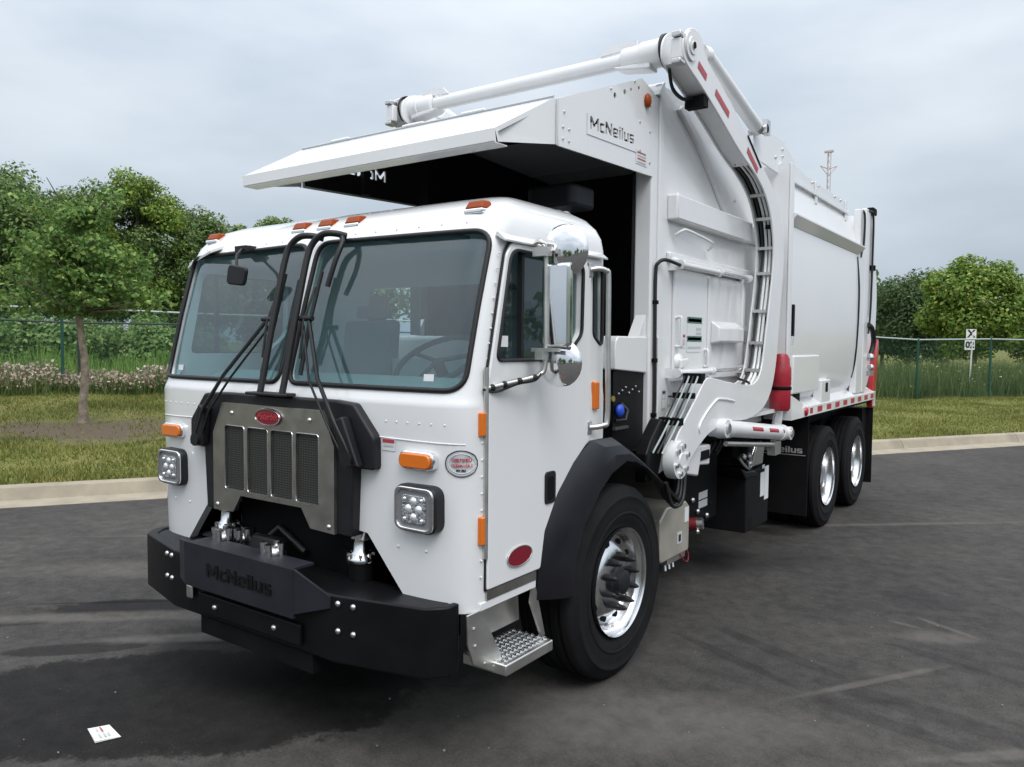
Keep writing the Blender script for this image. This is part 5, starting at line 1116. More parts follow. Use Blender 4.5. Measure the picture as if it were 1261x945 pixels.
for s in (1, -1):
    b = MB(); b.cyl((s*1.17, .93, 3.70), (s*1.17, 1.10, 3.735), .03, n=12); b.cyl((s*1.17, 1.03, 3.72), (s*1.17, 1.12, 3.738), .058, n=16); b.builds('cylinder_gland', 'arm_white', T, sharp=50)
    b = MB(); b.cyl((s*1.10, 2.19, 3.50), (s*1.24, 2.19, 3.50), .035, n=12); b.cyl((s*1.17, 2.12, 3.515), (s*1.17, 2.17, 3.503), .056, n=14); b.box(min(s*1.20, s*1.24), max(s*1.20, s*1.24), 2.18, 2.26, 3.46, 3.57); b.builds('cylinder_pin', 'bolt_zinc', T, sharp=50)
    # lower lift cylinder
    P0, P1 = (s*1.24, 1.30, 1.285), (s*1.24, 2.80, 1.12)
    lc = MB().cyl((s*1.24, 1.40, 1.275), (s*1.24, 2.70, 1.131), .06, n=20).build('lift_cylinder', 'arm_white', T, sharp=50)
    b = MB(); b.cyl((s*1.18, 1.30, 1.285), (s*1.305, 1.30, 1.285), .062, n=16); b.cyl((s*1.24, 1.32, 1.283), (s*1.24, 1.46, 1.268), .07, n=20); b.builds('cylinder_eye', 'arm_white', lc, sharp=50)
    b = MB(); b.cyl((s*1.18, 2.78, 1.122), (s*1.31, 2.78, 1.122), .055, n=16); b.cyl((s*1.24, 2.64, 1.138), (s*1.24, 2.74, 1.127), .068, n=20); b.builds('cylinder_eye', 'arm_white', lc, sharp=50)
    b = MB(); b.cyl((s*1.31, 2.78, 1.122), (s*1.325, 2.78, 1.122), .03, n=10); b.cyl((s*1.305, 1.30, 1.285), (s*1.32, 1.30, 1.285), .035, n=10); b.builds('pin', 'bolt_zinc', lc)
    b = MB(); b.cyl((s*1.25, 1.42, 1.165), (s*1.25, 2.55, 1.045), .018, n=8); b.box(min(s*1.22, s*1.28), max(s*1.22, s*1.28), 2.44, 2.60, .97, 1.07); b.builds('supply_pipe', 'aluminium', lc, sharp=50)
    for (y0, y1) in ((1.84, 2.08), (2.24, 2.47), (2.60, 2.63)):
        vs_ = []; n_ = 8
        for i in range(n_+1):
            a = -1.0+2.0*i/n_
            for y in (y0, y1): zc = 1.275+(y-1.40)/(1.30)*(1.131-1.275); vs_.append((s*(1.24+.0622*math.cos(a)), y, zc+.0622*math.sin(a)*.62+.008))
        MB().add(vs_, [(2*i, 2*i+1, 2*i+3, 2*i+2) for i in range(n_)]).build('reflective_tape', 'tape_red', lc, sharp=60)
    MB().prism([(2.70, 1.05), (2.86, 1.05), (3.02, 1.45), (2.92, 1.50), (2.74, 1.25)], 'x', s*1.16, s*1.19).build('cylinder_bracket', 'body_white', T, bevel=.006)
# cross tube between the arm heads
ct = MB().cyl((-1.10, .70, 3.655), (1.10, .70, 3.655), .050, n=24).build('cross_tube', 'arm_white', T, sharp=50)
for s in (1, -1):
    MB().lathe([(.052, .79), (.072, .80), (.076, .81), (.076, .93), (.086, .935), (.086, 1.10)] if s > 0 else [(.052, -.79), (.072, -.80), (.076, -.81), (.076, -.93), (.086, -.935), (.086, -1.10)], (0, .70, 3.655), 24, 'x').build('tube_collar', 'arm_white', ct, sharp=40)
    MB().prism([(s*.64, 3.70), (s*.90, 3.71), (s*.90, 3.755), (s*.70, 3.755)], 'y', .66, .675).build('stop_plate', 'arm_white', ct)
    MB().prism([(s*.78, 3.585), (s*1.0, 3.555), (s*1.0, 3.60), (s*.74, 3.61)], 'y', .64, .76).build('saddle', 'arm_white', ct, bevel=.01)
    MB().lathe([(.105, s*1.075), (.105, s*1.095), (.09, s*1.10), (.05, s*1.10)], (0, .70, 3.655), 24, 'x').build('seal_ring', 'rubber_seal', ct, sharp=40)

# ------------------------------------------------------------------ rear body
BX = 1.215
SEC = [(1.10, 1.30), (1.17, 1.42), (1.21, 1.58), (1.232, 1.85), (1.240, 2.15), (1.238, 2.45), (1.226, 2.72), (1.212, 2.90), (1.205, 2.96), (1.13, 3.28), (1.10, 3.36), (0, 3.39)]
SECF = SEC+[(-a, c) for a, c in reversed(SEC[:-1])]
bd = MB().prism(SECF, 'y', 2.86, 5.50).build('body', 'body_side', T, sharp=25)
for s in (1, -1):
    b = MB(); b.box(min(s*1.0, s*1.235), max(s*1.0, s*1.235), 2.80, 2.862, 1.30, 2.965); b.build('front_bulkhead', 'body_white', T)
    MB().prism([(s*1.02, 3.19), (s*1.235, 3.34), (s*1.235, 2.60), (s*1.02, 2.60)], 'y', 2.795, 2.80).build('bulkhead_plate', 'body_white', T) if False else None
    MB().prism([(s*1.0, 2.965), (s*1.235, 2.965), (s*1.235, 3.36), (s*1.0, 3.345)], 'y', 2.80, 2.862).build('bulkhead_top', 'body_white', T)
    MB().prism([(2.80, 1.32), (2.90, 1.32), (2.90, 3.36), (2.80, 3.36)], 'x', s*1.236, s*1.252).build('corner_post', 'body_white', T, bevel=.005)
    # fairing plate on the roof edge
    FP = [(2.20, 3.30), (2.20, 3.54), (2.37, 3.575), (2.95, 3.575), (3.12, 3.52), (3.34, 3.44), (3.60, 3.415), (5.16, 3.412), (5.18, 3.28), (2.92, 3.28)]
    MB().prism(FP, 'x', s*1.125, s*1.14).build('roof_fairing', 'body_white', T, bevel=.003)
    b = MB()
    for y, z in ((2.90, 3.50), (2.90, 3.44), (2.72, 3.40), (2.86, 3.37), (3.2, 3.40), (3.85, 3.385), (4.05, 3.385), (4.7, 3.385), (4.95, 3.385)): b.sphere((s*1.141, y, z), .014, 8, 5)
    b.build('rivets', 'bolt_zinc', T)['kind'] = 'stuff'
    MB().box(min(s*1.10, s*1.165), max(s*1.10, s*1.165), 2.92, 5.30, 3.275, 3.30).build('roof_rail', 'body_white', T)
    for y in (3.92, 5.12): MB().box(min(s*1.14, s*1.158), max(s*1.14, s*1.158), y, y+.07, 3.20, 3.41).build('rail_bracket', 'body_white', T, bevel=.004)
    # shelf rail along the side
    MB().prism([(s*1.19, 2.965), (s*1.275, 2.958), (s*1.275, 2.945), (s*1.22, 2.865), (s*1.19, 2.865)], 'y', 2.90, 5.58).build('side_shelf', 'body_white', T)
    # vertical joint strap on the smooth side
    MB().tube(smooth_path([(s*1.218, 5.46, 2.84), (s*1.244, 5.47, 2.5), (s*1.246, 5.46, 2.1), (s*1.228, 5.45, 1.70), (s*1.19, 5.45, 1.50)], 4), .011, 6).builds('wiring_loom', 'hose', T, sharp=60)
    # rear column and tailgate edge
    MB().box(min(s*1.16, s*1.232), max(s*1.16, s*1.232), 5.50, 5.78, 1.32, 3.37).build('rear_column', 'body_white', T, bevel=.01)
    MB().box(min(s*1.17, s*1.236), max(s*1.17, s*1.236), 5.80, 6.02, 1.32, 3.42).build('tailgate_column', 'body_white', T, bevel=.01)
    b = MB(); b.tube(smooth_path([(s*1.20, 5.60, 3.36), (s*1.245, 5.64, 3.33), (s*1.243, 5.65, 3.0), (s*1.243, 5.58, 2.93), (s*1.235, 5.55, 2.84)], 4), .012, 6); b.tube(smooth_path([(s*1.24, 5.9, 3.4), (s*1.25, 6.08, 3.36), (s*1.25, 6.10, 2.9), (s*1.25, 6.08, 2.3), (s*1.25, 6.0, 2.0)], 4), .012, 6); b.builds('wiring_loom', 'hose', T, sharp=60)
    tc_ = MB().cyl((s*1.22, 6.16, 3.38), (s*1.22, 6.16, 2.20), .035, n=12).build('tailgate_cylinder', 'arm_white', T, sharp=50)
    b = MB(); b.box(min(s*1.17, s*1.26), max(s*1.17, s*1.26), 6.06, 6.24, 3.38, 3.47); b.build('cylinder_cap', 'frame_black', tc_, bevel=.02)
    MB().cyl((s*1.22, 6.16, 2.74), (s*1.22, 6.16, 2.80), .055, n=12).build('cylinder_band', 'frame_black', tc_, sharp=50)
    MB().tube(smooth_path([(s*1.25, 5.98, 2.1), (s*1.27, 6.1, 2.05), (s*1.27, 6.2, 1.9), (s*1.25, 6.15, 1.75)], 4), .03, 8).build('hydraulic_hose', 'hose', tc_, sharp=60)
    b = MB(); b.sphere((s*1.25, 6.12, 1.72), .05, 10, 6); b.sphere((s*1.25, 6.18, 1.60), .04, 10, 6); b.box(min(s*1.2, s*1.26), max(s*1.2, s*1.26), 6.1, 6.3, 1.50, 1.56); b.builds('hose_fitting', 'bolt_zinc', tc_)
    # ledge, reflective rail
    MB().prism([(s*1.06, 1.40), (s*1.235, 1.30), (s*1.235, 1.29), (s*1.06, 1.30)], 'y', 3.30, 6.50).build('side_ledge', 'body_white', T)
    rl = MB().box(min(s*1.20, s*1.242), max(s*1.20, s*1.242), 3.36, 6.52, 1.205, 1.297).build('side_rail', 'body_white', T, bevel=.004)
    MB().prism([(3.02, 1.205), (3.36, 1.205), (3.36, 1.33), (3.02, 1.42)], 'x', s*1.0, s*1.238).build('rail_nose', 'body_white', T)
    y = 3.60
    for k in range(9):
        if y+.17 > 6.5: break
        MB().box(min(s*1.2428, s*1.244), max(s*1.2428, s*1.244), y, y+(.09 if k == 0 else .17), 1.225, 1.278).build('reflective_tape', 'tape_red', rl)
        y += .26 if k == 0 else .345
    MB().lathe([(.001, .02), (.03, .018), (.04, .01), (.042, 0)] if s > 0 else [(.001, -.02), (.03, -.018), (.04, -.01), (.042, 0)], (s*1.243, 3.45, 1.255), 18, 'x').build('clearance_light', 'red_lens', rl, sharp=50)
    MB().box(min(s*1.15, s*1.242), max(s*1.15, s*1.242), 6.50, 6.56, 1.12, 1.30).build('rail_end', 'body_white', T)
    MB().box(min(s*1.10, s*1.238), max(s*1.10, s*1.238), 3.05, 3.90, 1.43, 1.765).build('tool_box', 'body_white', T, bevel=.012)
    b = MB(); b.box(min(s*1.15, s*1.235), max(s*1.15, s*1.235), 4.02, 4.36, 1.30, 1.52); o = b.build('junction_box', 'body_white', T, bevel=.01)
    MB().box(min(s*1.2352, s*1.237), max(s*1.2352, s*1.237), 4.16, 4.25, 1.40, 1.49).build('opening', 'frame_black', o)
    MB().box(min(s*1.15, s*1.22), max(s*1.15, s*1.22), 3.18, 3.34, 1.345, 1.43).build('valve', 'frame_black', T, bevel=.01)
# tailgate bulging rearwards
TG = [(5.79, 1.32), (6.35, 1.32), (6.62, 1.55), (6.82, 1.95), (6.88, 2.40), (6.78, 2.80), (6.55, 3.15), (6.3, 3.32), (5.79, 3.38)]
MB().prism(smooth_ring(TG, 1), 'x', -1.165, 1.165).build('tailgate', 'body_white', T, sharp=30)
for s in (1, -1):
    MB().prism(smooth_ring([(6.42, 1.10), (6.62, 1.12), (6.72, 1.5), (6.78, 1.9), (6.70, 1.95), (6.55, 1.6)], 1), 'x', s*1.166, s*1.225).build('tail_light_post', 'red_lens', T, bevel=.006)
b = MB(); b.box(-1.15, 1.15, 6.3, 6.6, .75, 1.10); b.build('rear_bumper', 'frame_black', T)
# extinguisher under a red vinyl cover
b = MB().lathe([(.001, .47), (.05, .465), (.068, .43), (.074, .37), (.084, .35), (.086, .22), (.080, .20), (.084, .18), (.084, .02), (.072, 0), (.001, 0)], (1.235, 2.69, 1.315), 20, 'z')
o = b.build('extinguisher', 'red_vinyl', T, sharp=40)
MB().lathe([(.084, .17), (.089, .175), (.089, .195), (.084, .20)], (1.235, 2.69, 1.315), 20, 'z').build('strap', 'frame_black', o, sharp=50)
MB().box(1.225, 1.262, 2.93, 2.97, 1.93, 2.20).build('latch', 'black_steel', T, bevel=.006)
MB().cyl((1.25, 2.94, 1.93), (1.25, 2.93, 1.86), .012, n=8).build('latch_pin', 'aluminium', T)

# ------------------------------------------------------------------ flaps, boxes and plumbing under the body
for s in (1, -1):
    fl = MB().box(min(s*.62, s*1.20), max(s*.62, s*1.20), 3.72, 3.735, .24, 1.19).build('mud_flap', 'flap_black', T)
    if s > 0: joined('lettering', letter_mb('McNeilus', .058, (.715, 3.7165, .835), (1, 0, 0), (0, 0, 1), .003), 'flap_text', fl); MB().box(.715, 1.18, 3.7162, 3.7182, .812, .818).build('underline', 'flap_text', fl)
    MB().box(min(s*.62, s*1.225), max(s*.62, s*1.225), 6.53, 6.545, .17, 1.10).build('mud_flap', 'flap_black', T)
    MB().box(min(s*.60, s*.64), max(s*.60, s*.64), 3.74, 6.52, .95, 1.20).build('inner_arch', 'frame_black', T)
    MB().box(min(s*.60, s*1.19), max(s*.60, s*1.19), 3.74, 6.52, 1.17, 1.20).build('arch_top', 'frame_black', T)
# battery box with chrome cover
bb = MB().box(.62, 1.13, 2.22, 2.78, .36, .84).build('battery_box', 'flap_black', T, bevel=.01)
MB().prism([(2.06, .90), (2.18, .80), (2.50, .79), (2.40, .84), (2.2, .86)], 'x', .64, 1.14).build('shelf_bracket', 'black_steel', bb, bevel=.01)
b = MB(); b.prism(rrect([(2.42, .845), (2.72, .845), (2.76, 1.0), (2.70, 1.05), (2.56, 1.05), (2.44, .92)], .03), 'x', .74, 1.10); b.build('valve_cover', 'polished', bb, bevel=.02, seg=3)
MB().tube(smooth_path([(1.12, 2.06, .98), (1.13, 2.14, .92), (1.12, 2.28, .87), (1.10, 2.40, .87), (1.09, 2.46, .93)], 4), .014, 8).build('grab_rail', 'polished', bb, sharp=60)
b = MB()
for q in ((1.10, 2.36, .90), (1.08, 2.42, .95), (1.06, 2.34, .95)): b.sphere(q, .03, 8, 6)
b.builds('fitting', 'bolt_zinc', bb, sharp=50)
for (y0, y1, z0, z1) in ((2.56, 2.66, .60, .80), (2.665, 2.77, .56, .84), (2.60, 2.66, .83, .86)): MB().box(1.131, 1.133, y0, y1, z0, z1).build('sticker', 'sticker_white', bb)
MB().add([(1.131, 2.26, .37), (1.131, 2.36, .37), (1.131, 2.36, .47), (1.131, 2.26, .47)], [(0, 1, 2, 3)]).build('sticker', 'frame_black', bb)
# far boxes and fittings between frame rail and wheel
MB().box(.46, .96, 1.25, 2.05, .50, 1.02).build('valve_cabinet', 'frame_black', T, bevel=.02)
for q, m in (((1.0, 1.74, .72), 'sticker_grey'), ((1.0, 1.74, .655), 'sticker_grey')): MB().box(.962, .964, q[1]-.08, q[1]+.09, q[2]-.025, q[2]+.03).build('sticker', m, T)
b = MB()
for q in ((.97, 1.62, .62), (.97, 1.80, .56), (.97, 1.52, .72)): b.sphere(q, .022, 8, 6)
b.builds('pipe_fitting', 'bolt_zinc', T, sharp=50)
fc = MB().cyl((.90, 1.36, .56), (1.06, 1.40, .58), .045, n=14).build('filler_cap', 'red_dull', T, sharp=50)
b = MB(); b.cyl((1.04, 1.395, .578), (1.10, 1.41, .585), .04, n=12); b.sphere((1.07, 1.38, .53), .02, 8, 6); b.builds('fitting', 'bolt_zinc', fc, sharp=50)
for k in range(6):
    MB().tube(smooth_path([(.5+.08*k, 1.1+.1*k, 1.05), (.7+.05*k, 1.3+.12*k, .78-.03*k), (.9, 1.5+.1*k, .85), (.95, 1.7+.1*k, 1.1)], 4), .018, 6).build('hydraulic_hose', 'hose', T, sharp=60)
MB().box(-.9, .9, .75, 6.3, 1.02, 1.30).build('subframe', 'frame_black', T)
# bracket between arm foot and lift cylinder
b = MB(); b.prism([(.86, 1.02), (1.06, .98), (1.12, 1.16), (1.02, 1.20), (.92, 1.15)], 'x', 1.08, 1.20); b.prism([(1.08, 1.05), (1.28, 1.03), (1.30, 1.17), (1.10, 1.18)], 'x', 1.10, 1.19); b.build('pivot_bracket', 'body_white', T, bevel=.012)
MB().box(1.19, 1.20, 1.09, 1.25, 1.08, 1.14).build('bracket_slot', 'frame_black', T)
MB().box(.98, 1.215, 1.32, 3.02, 1.30, 1.33).build('side_skirt', 'body_white', T)
MB().box(1.0, 1.03, .86, 2.86, 1.20, 1.32).build('lower_skirt', 'body_white', T)
# air intake behind the cab
ai = MB().cyl((.62, .22, 2.2), (.62, .22, 2.66), .075, n=20).build('air_intake', 'chrome', T, sharp=50)
b = MB(); b.prism(rrect([(.46, .08), (.80, .08), (.80, .36), (.46, .36)], .06), 'z', 2.66, 2.79); b.build('intake_hood', 'plate_grey', ai, bevel=.02)
for z in (2.58, 2.62): MB().lathe([(.078, 0), (.078, .012)], (.62, .22, z), 20, 'z').build('clamp', 'bolt_zinc', ai)

# ------------------------------------------------------------------ vegetation
def leaf_cloud(name, clumps, n, size, m, flat=.55, up=.35, rand=.75):
    """clumps: list of (centre, radii, weight). Leaves as bent quads, mostly on the clumps' outer shells."""
    W = np.array([c[2] for c in clumps], float); W /= W.sum(); idx = rng.choice(len(clumps), n, p=W)
    Cc = np.array([c[0] for c in clumps]); Rr_ = np.array([c[1] for c in clumps])
    d = rng.normal(size=(n, 3)); d /= np.linalg.norm(d, axis=1)[:, None]; r = rng.uniform(.25, 1.08, n)**.55
    P_ = Cc[idx]+d*Rr_[idx]*r[:, None]
    nr = d*.7+rng.normal(size=(n, 3))*rand; nr[:, 2] += up; nr /= np.linalg.norm(nr, axis=1)[:, None]
    a = np.cross(nr, rng.normal(size=(n, 3))); a /= np.linalg.norm(a, axis=1)[:, None]; b = np.cross(nr, a)
    s = size*rng.uniform(.55, 1.35, n)[:, None]
    V = np.empty((n, 4, 3)); V[:, 0] = P_-a*s*.5; V[:, 1] = P_-b*s*flat*.5+nr*s*.08; V[:, 2] = P_+a*s*.5; V[:, 3] = P_+b*s*flat*.5+nr*s*.08
    return tri_mesh(name, V.reshape(-1, 3), m, 4)
def crown_clumps(c, R_, k, cr_, seed=0, shell=.75, squash=.85):
    rs = np.random.default_rng(seed); o = []
    for i in range(k):
        d = rs.normal(size=3); d /= np.linalg.norm(d); r = shell*rs.uniform(.35, 1)**.4
        q = np.array(c)+d*np.array(R_)*r; s = cr_*rs.uniform(.6, 1.35)
        o.append((q, np.array([s, s, s*squash]), s*s))
    return o
def limb_path(a, b, wob, k=5):
    a, b = Vector(a), Vector(b); return [a.lerp(b, i/k)+Vector((random.uniform(-1, 1), random.uniform(-1, 1), random.uniform(-.5, .5)))*wob*(0 if i in (0,) else 1) for i in range(k+1)]
def tree(name, x, y, H, R_, label, cat='tree', m='leaf_wood', n=7000, leaf=.3, k=40, cr_=1.0, low=.25, group=None, seed=1, trunk=.16, bark='bark', squash=.85, extra=(), soft=.4):
    z = lz(x, y) if to_st(x, y)[1] > .6 else 0; r = bpy.data.objects.new(name, None); col.objects.link(r); r.location = (x, y, z); tag(r, label, cat, group)
    random.seed(seed); cz = H*(low+1)/2; Rz = H*(1-low)/2
    cl_ = crown_clumps((0, 0, cz), (R_, R_, Rz), k, cr_, seed, squash=squash)+list(extra)
    link('crown', leaf_cloud('crown', cl_, n, leaf, m, rand=soft), None, r)
    tb = MB(); tp = limb_path((0, 0, -.15), (0, 0, H*.72), .10*R_*.4, 6); tb.tube(tp, [trunk*(1-.8*i/6) for i in range(7)], 8)
    for i in range(7):
        a = random.uniform(0, 6.28); st_ = tp[2+i % 4]; e = Vector((math.cos(a)*R_*.7, math.sin(a)*R_*.7, min(H*.9, st_.z+H*.22)))
        tb.tube(limb_path(st_, e, .06*R_, 4), [trunk*.45*(1-.8*j/4) for j in range(5)], 5)
    tb.build('trunk', bark, r, sharp=60); return r
# the young street tree on the lawn
def young_tree():
    x, y = TREE_XY; z = lz(x, y); r = bpy.data.objects.new('young_tree', None); col.objects.link(r); r.location = (x, y, z)
    tag(r, 'young slender tree with pale trunk on the lawn beside the kerb', 'tree')
    random.seed(3); L_ = lambda a, zz: Vector((Rv.x*a, Rv.y*a, zz))
    path = [L_(.0, -.1), L_(.01, .35), L_(.06, .8), L_(.05, 1.2), L_(.0, 1.6), L_(-.04, 2.0), L_(0, 2.5), L_(.05, 3.0), L_(.0, 3.6)]
    tb = MB(); tb.tube(path, [.10, .075, .068, .062, .06, .055, .042, .03, .014], 12)
    fl = MB()
    cl_ = []; rs = np.random.default_rng(11)
    for i in range(34):
        j = 5+int(rs.integers(0, 4)); a = rs.uniform(0, 6.28); st_ = path[min(j, 8)]
        ln_ = rs.uniform(.4, 1.3)*(1 if j < 7 else .55); el = rs.uniform(.1, .8)
        e = st_+Vector((math.cos(a)*ln_, math.sin(a)*ln_, math.sin(el)*ln_*.8))
        tb.tube(limb_path(st_, e, .05, 4), [.022*(1-.75*q/4) for q in range(5)], 5)
        for f in (.35, .6, .85, 1.02):
            q = st_.lerp(e, f); s = rs.uniform(.13, .30)
            cl_.append((np.array(q)+rs.normal(size=3)*.09, np.array([s, s, s*.55]), s*s))
    for a, zz in ((-1.3, 2.35), (-1.15, 2.15), (1.3, 2.1), (1.1, 2.3), (1.4, 2.25), (-.9, 2.9), (.1, 3.65), (-.3, 3.4), (.7, 2.9), (.9, 2.6)):
        q = L_(a, zz); cl_.append((np.array(q), np.array([.34, .34, .2]), .1))
        tb.tube(limb_path(path[5 if zz < 2.3 else 7], q, .04, 4), [.02*(1-.75*k/4) for k in range(5)], 5)
    tb.build('trunk', 'bark_pale', r, sharp=60)
    link('crown', leaf_cloud('crown', cl_+[(np.array(path[k_])+np.array([Rv.x*o_, Rv.y*o_, 0])-np.array([Fv.x, Fv.y, 0])*.25, np.array([.42, .42, .28]), .2) for k_ in (6, 7) for o_ in (-.5, -.15, .25, .6)], 9000, .10, 'leaf_young', .6, .6), None, r)
young_tree()
# woodland edge on the left, each tree its own
LW = 'trees beyond the fence on the left'
for i, (u, d, H, R_, m, n, lab) in enumerate([
    (-12, 33, 9.3, 3.0, 'leaf_wood', 9000, 'tall loose tree at the very left edge of the picture'),
    (30, 45, 10.6, 4.2, 'leaf_wood', 12000, 'leafy tree rising at far left behind the young tree'),
    (72, 52, 12.2, 4.4, 'leaf_dark', 11000, 'darkest tree of the left wood, half hidden behind the young tree'),
    (118, 46, 11.8, 4.3, 'leaf_wood', 14000, 'tall tree in the middle of the left wood above the young tree'),
    (172, 47, 12.2, 4.0, 'leaf_bright', 13000, 'lighter green tree at the top of the left wood'),
    (222, 49, 11.2, 3.9, 'leaf_wood', 14000, 'rounded tree at the right end of the left wood beside the cab'),
    (258, 52, 9.6, 2.6, 'leaf_dark', 9000, 'dark tree at the right foot of the left wood against the windshield edge')]):
    x, y = gp(u, d); tree('woodland_tree', x, y, H, R_, lab, m=m, n=int(n*2.6), leaf=.2, k=90, cr_=.85, low=.06, group=LW, seed=20+i, trunk=.2)
for i, (u, d, H, R_, lab) in enumerate([(302, 95, 17.0, 2.4, 'small distant tree seen left of the roof lights'), (336, 100, 19.0, 3.4, 'distant tree peeking over the cab roof lights')]):
    x, y = gp(u, d); tree('distant_tree', x, y, H, R_, lab, m='leaf_wood', n=4500, leaf=.5, k=28, cr_=1.1, low=.3, seed=40+i, trunk=.3)
RW = 'trees beyond the fence on the right'
for i, (u, d, H, R_, m, n, cr_, lab) in enumerate([
    (1197, 40, 6.75, 2.55, 'leaf_bright', 15000, .8, 'round bright green tree behind the small X sign'),
    (1118, 47, 6.3, 2.6, 'leaf_dark', 11000, .85, 'dark tree beside the truck tailgate behind the fence'),
    (1086, 52, 6.6, 2.4, 'leaf_dark', 9000, .85, 'dark tree half hidden behind the truck tailgate'),
    (1272, 44, 5.9, 2.3, 'leaf_yellow', 10000, .8, 'yellowish tree at the right edge of the picture'),
    (1340, 48, 6.5, 2.6, 'leaf_wood', 6000, .9, 'tree just past the right edge of the picture'),
    (1160, 54, 6.2, 2.6, 'leaf_wood', 9000, .9, 'green tree filling the gap between the dark tree and the round tree')]):
    x, y = gp(u, d); tree('roadside_tree', x, y, H, R_, lab, m=m, n=int(n*1.5), leaf=.21, k=60, cr_=cr_, low=.04, group=RW, seed=60+i, trunk=.14)
for i in range(7):
    u = 330+i*115; d = 62+8*math.sin(i*2.1); x, y = gp(u, d)
    tree('woodland_tree', x, y, 8.5, 4.0, 'tree of the wood hidden behind the truck', m='leaf_dark', n=2500, leaf=.6, k=25, cr_=1.6, low=.05, group='trees behind the truck', seed=90+i)
for i in range(22):
    a_ = math.radians(24+i*11.5+4*math.sin(i*3.1)); d = 42+14*math.sin(i*1.7)**2; x = CAM.x+math.sin(a_)*d; y = CAM.y+math.cos(a_)*d
    tree('lot_edge_tree', x, y, 7+3*math.sin(i*2.3)**2, 4.2, 'tree across the lot, showing only as a reflection in the truck', m='leaf_wood', n=1500, leaf=.8, k=25, cr_=1.6, low=.04, group='trees across the lot', seed=150+i)
# shrubs behind the left fence
for i, (u, d, H) in enumerate([(-25, 29, 2.0), (25, 27, 1.9), (62, 30, 2.2), (108, 28, 1.9), (150, 27, 2.0), (190, 29, 2.1), (232, 28, 1.9)]):
    x, y = gp(u, d); lab = ['leftmost', 'second from left', 'third from left', 'fourth from left', 'fifth from left', 'sixth from left', 'rightmost'][i]
    tree('shrub', x, y, H, 1.9, lab+' of the low green shrubs between the two left fences', 'shrub', 'leaf_hedge', 4200, .17, 30, .55, .0, 'low shrubs between the left fences', 120+i, .05)
# weeds: pale flowers along the left fence, tall grass on the right
def weeds(name, n, s0, s1, t0, t1, h0, h1, m, label, cat, heads=None, hn=0, wd=.03):
    P_, s, t_ = scatter(n, s0, s1, t0, t1); h = rng.uniform(h0, h1, n)*(1+.2*np.sin(s*1.9)+.12*np.sin(s*5.3+t_))
    o = link(name, blades(name, P_, h, rng.uniform(wd*.5, wd*1.3, n), m, .5)); rest(o, 'stuff'); tag(o, label, cat)
    if heads:
        i = rng.choice(n, hn); q = P_[i].copy(); q[:, 2] += h[i]*rng.uniform(.25, 1.02, hn)**.7
        d = rng.normal(size=(hn, 3)); d /= np.linalg.norm(d, axis=1)[:, None]; a = np.cross(d, rng.normal(size=(hn, 3))); a /= np.linalg.norm(a, axis=1)[:, None]; b = np.cross(d, a)
        sz = rng.uniform(.018, .042, hn)[:, None]; V = np.empty((hn, 4, 3)); V[:, 0] = q-a*sz; V[:, 1] = q-b*sz; V[:, 2] = q+a*sz; V[:, 3] = q+b*sz*1.4
        o2 = link('flower_head', tri_mesh('flower_head', V.reshape(-1, 3), heads, 4), None, o); rest(o2, 'stuff')
weeds('flowering_weeds', 30000, -14, 8, 9.7, 12.6, .30, .56, 'grass_tall', 'strip of pale pink flowering weeds along the foot of the left fence', 'weeds', 'flower_heads', 24000)
weeds('tall_grass', 38000, 15, 42, 8.3, 14.5, .55, 1.15, 'grass_tall', 'tall pale meadow grass behind the right fence under the sign', 'grass', 'seed_heads', 2600)
weeds('meadow', 26000, -22, 12, 13.2, 30, .4, 1.0, 'grass_meadow', 'green meadow growing behind the flowering weeds on the left', 'grass', wd=.06)
# the dark low fence farther back on the left
r = bpy.data.objects.new('dark_fence', None); col.objects.link(r); tag(r, 'dark post and rail fence farther back behind the flowering weeds', 'fence')
TB = 14.0; q0 = Vector(st(-16, TB)); r.location = (q0.x, q0.y, lawn_z(-16, TB))
def rel(s, zz): q = Vector(st(s, TB, lawn_z(s, TB)+zz)); return q-r.location
pm = MB().box(-.035, .035, -.035, .035, -.2, 1.75).mesh('post'); pm.materials.append(MATS['fence_dark'])
for i in range(10):
    o = bpy.data.objects.new('post', pm); col.objects.link(o); o.parent = r; o.location = rel(-16+i*2.9, 0)
for zz, rad in ((1.7, .025), (.18, .11)): MB().tube([rel(-16+i*2.9, zz) for i in range(10)], rad, 6).build('rail', 'fence_dark', r)
# small post sign behind the right fence
x, y = gp(1193, 27.2); z = lz(x, y); r = bpy.data.objects.new('post_sign', None); col.objects.link(r); r.location = (x, y, z); tag(r, 'white post sign with an X plate above a 02 plate', 'sign')
zt = 1.85+(427-405)/FPX*27.2-z; hh = .34
MB().cyl((.0, .03, -.2), (.06, .03, zt-.1), .022, n=8).build('post', 'sign_white', r)
ex = Vector((Rv.x, Rv.y, 0)); ez_ = Vector((0, 0, 1)); nn = Vector((-Fv.x, -Fv.y, 0)).normalized()
for i, (tx, zc, dx, wd_) in enumerate((('X', zt-.17, .02, .35), ('02', zt-.55, -.02, .35))):
    c = ex*dx+Vector((0, 0, zc)); b = MB()
    q = [c+ex*a*wd_/2+ez_*e*hh/2 for a, e in ((-1, -1), (1, -1), (1, 1), (-1, 1))]; b.hexa(q, [k-nn*.01 for k in q]); o = b.build('sign_plate', 'sign_white', r)
    put_text('lettering', tx, .36 if i == 0 else .30, 'ink_black', o, c+nn*.008, ex, ez_, bold=.012)
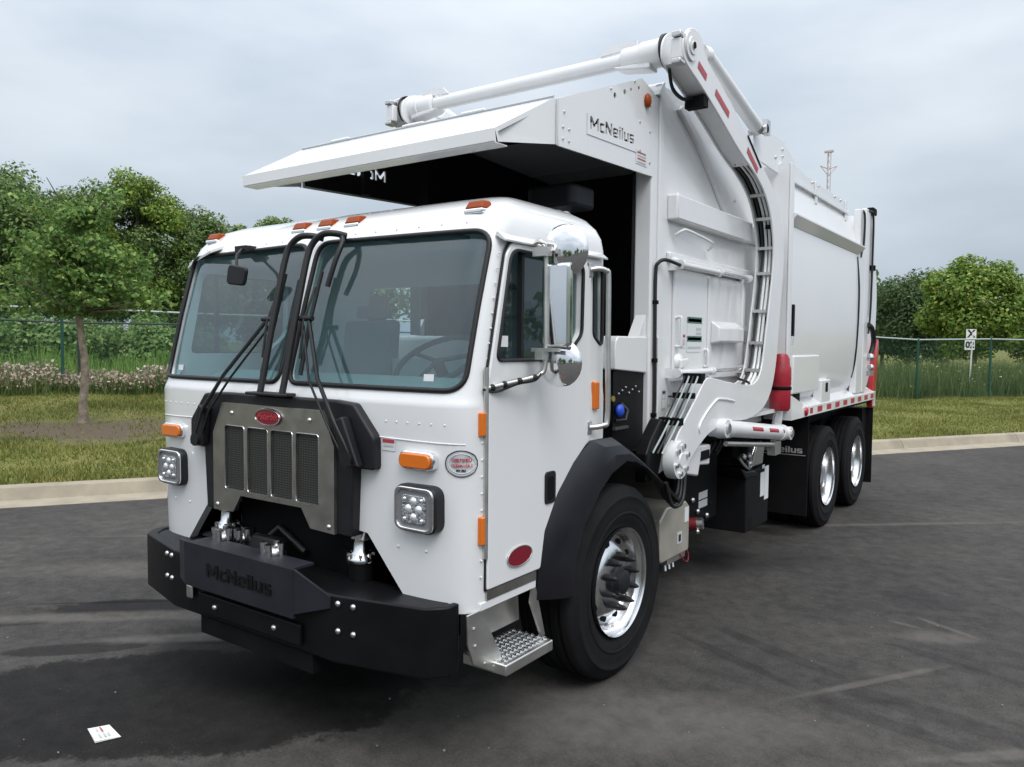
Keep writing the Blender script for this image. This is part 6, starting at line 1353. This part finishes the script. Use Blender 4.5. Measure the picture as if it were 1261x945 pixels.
# radio mast far behind the truck
x, y = gp(1013, 150); r = bpy.data.objects.new('radio_mast', None); col.objects.link(r); r.location = (x, y, 0); tag(r, 'thin lattice radio mast far away above the truck body', 'mast')
Hm = 1.85+(426-191)/FPX*150; b = MB()
for a in range(3):
    c, s = math.cos(a*2.094)*.36, math.sin(a*2.094)*.36; b.cyl((c, s, 0), (c, s, Hm), .06, n=5)
for i in range(int(Hm/1.2)):
    for a in range(3):
        c, s = math.cos(a*2.094)*.36, math.sin(a*2.094)*.36; c2, s2 = math.cos((a+1)*2.094)*.36, math.sin((a+1)*2.094)*.36
        b.cyl((c, s, i*1.2), (c2, s2, i*1.2+1.2), .035, n=4)
b.build('lattice', 'mast_paint', r)
b = MB()
for sg in (-1, 1):
    q = Vector((Rv.x, Rv.y, 0))*sg*1.6; b.cyl((0, 0, Hm-3.2), q+Vector((0, 0, Hm-2.6)), .1, n=5); b.cyl((0, 0, Hm-4.5), q+Vector((0, 0, Hm-2.6)), .07, n=5)
b.builds('antenna_arm', 'mast_paint', r)
MB().box(-.8, .8, -.3, .3, Hm-.1, Hm+.25).build('antenna', 'mast_paint', r)
# litter on the asphalt
b = MB(); q = [(-.56, -2.06), (-.505, -1.985), (-.36, -2.005), (-.40, -2.105)]
b.add([(a, c, .012 if i % 2 else .006) for i, (a, c) in enumerate(q)]+[(a, c, .004) for a, c in q], [(0, 1, 2, 3), (7, 6, 5, 4)]+[(i, 4+i, 4+(i+1) % 4, (i+1) % 4) for i in range(4)])
o = b.build('paper_scrap', 'paper'); tag(o, 'white printed paper scrap lying on the asphalt in front of the truck', 'paper')
for (a0, a1, b0, b1, m) in ((.12, .45, .47, .54, 'ink_red'), (.12, .40, .30, .35, 'sticker_grey'), (.58, .85, .25, .32, 'sticker_grey'), (.58, .85, .45, .52, 'sticker_grey'), (.58, .8, .62, .68, 'sticker_grey')):
    def uvp(u_, v_):
        q_ = [Vector((*k, 0)) for k in q]; e = q_[0].lerp(q_[1], v_); f_ = q_[3].lerp(q_[2], v_); e = e.lerp(f_, u_); return (e.x, e.y, .0145)
    MB().add([uvp(a0, b0), uvp(a1, b0), uvp(a1, b1), uvp(a0, b1)], [(0, 1, 2, 3)]).build('print', m, o)
rs = np.random.default_rng(5); b = MB()
for i in range(34):
    u = rs.uniform(0, 1261); v = rs.uniform(690, 945); d = 1.85/((v-424)/FPX); x, y = gp(u, d); s = rs.uniform(.003, .008)
    b.sphere((x, y, s*.6), s, 5, 3, (1, rs.uniform(.6, 1.2), .7))
o = b.build('loose_gravel', 'pebble'); rest(o, 'stuff'); tag(o, 'few loose pale stones scattered on the asphalt', 'gravel')
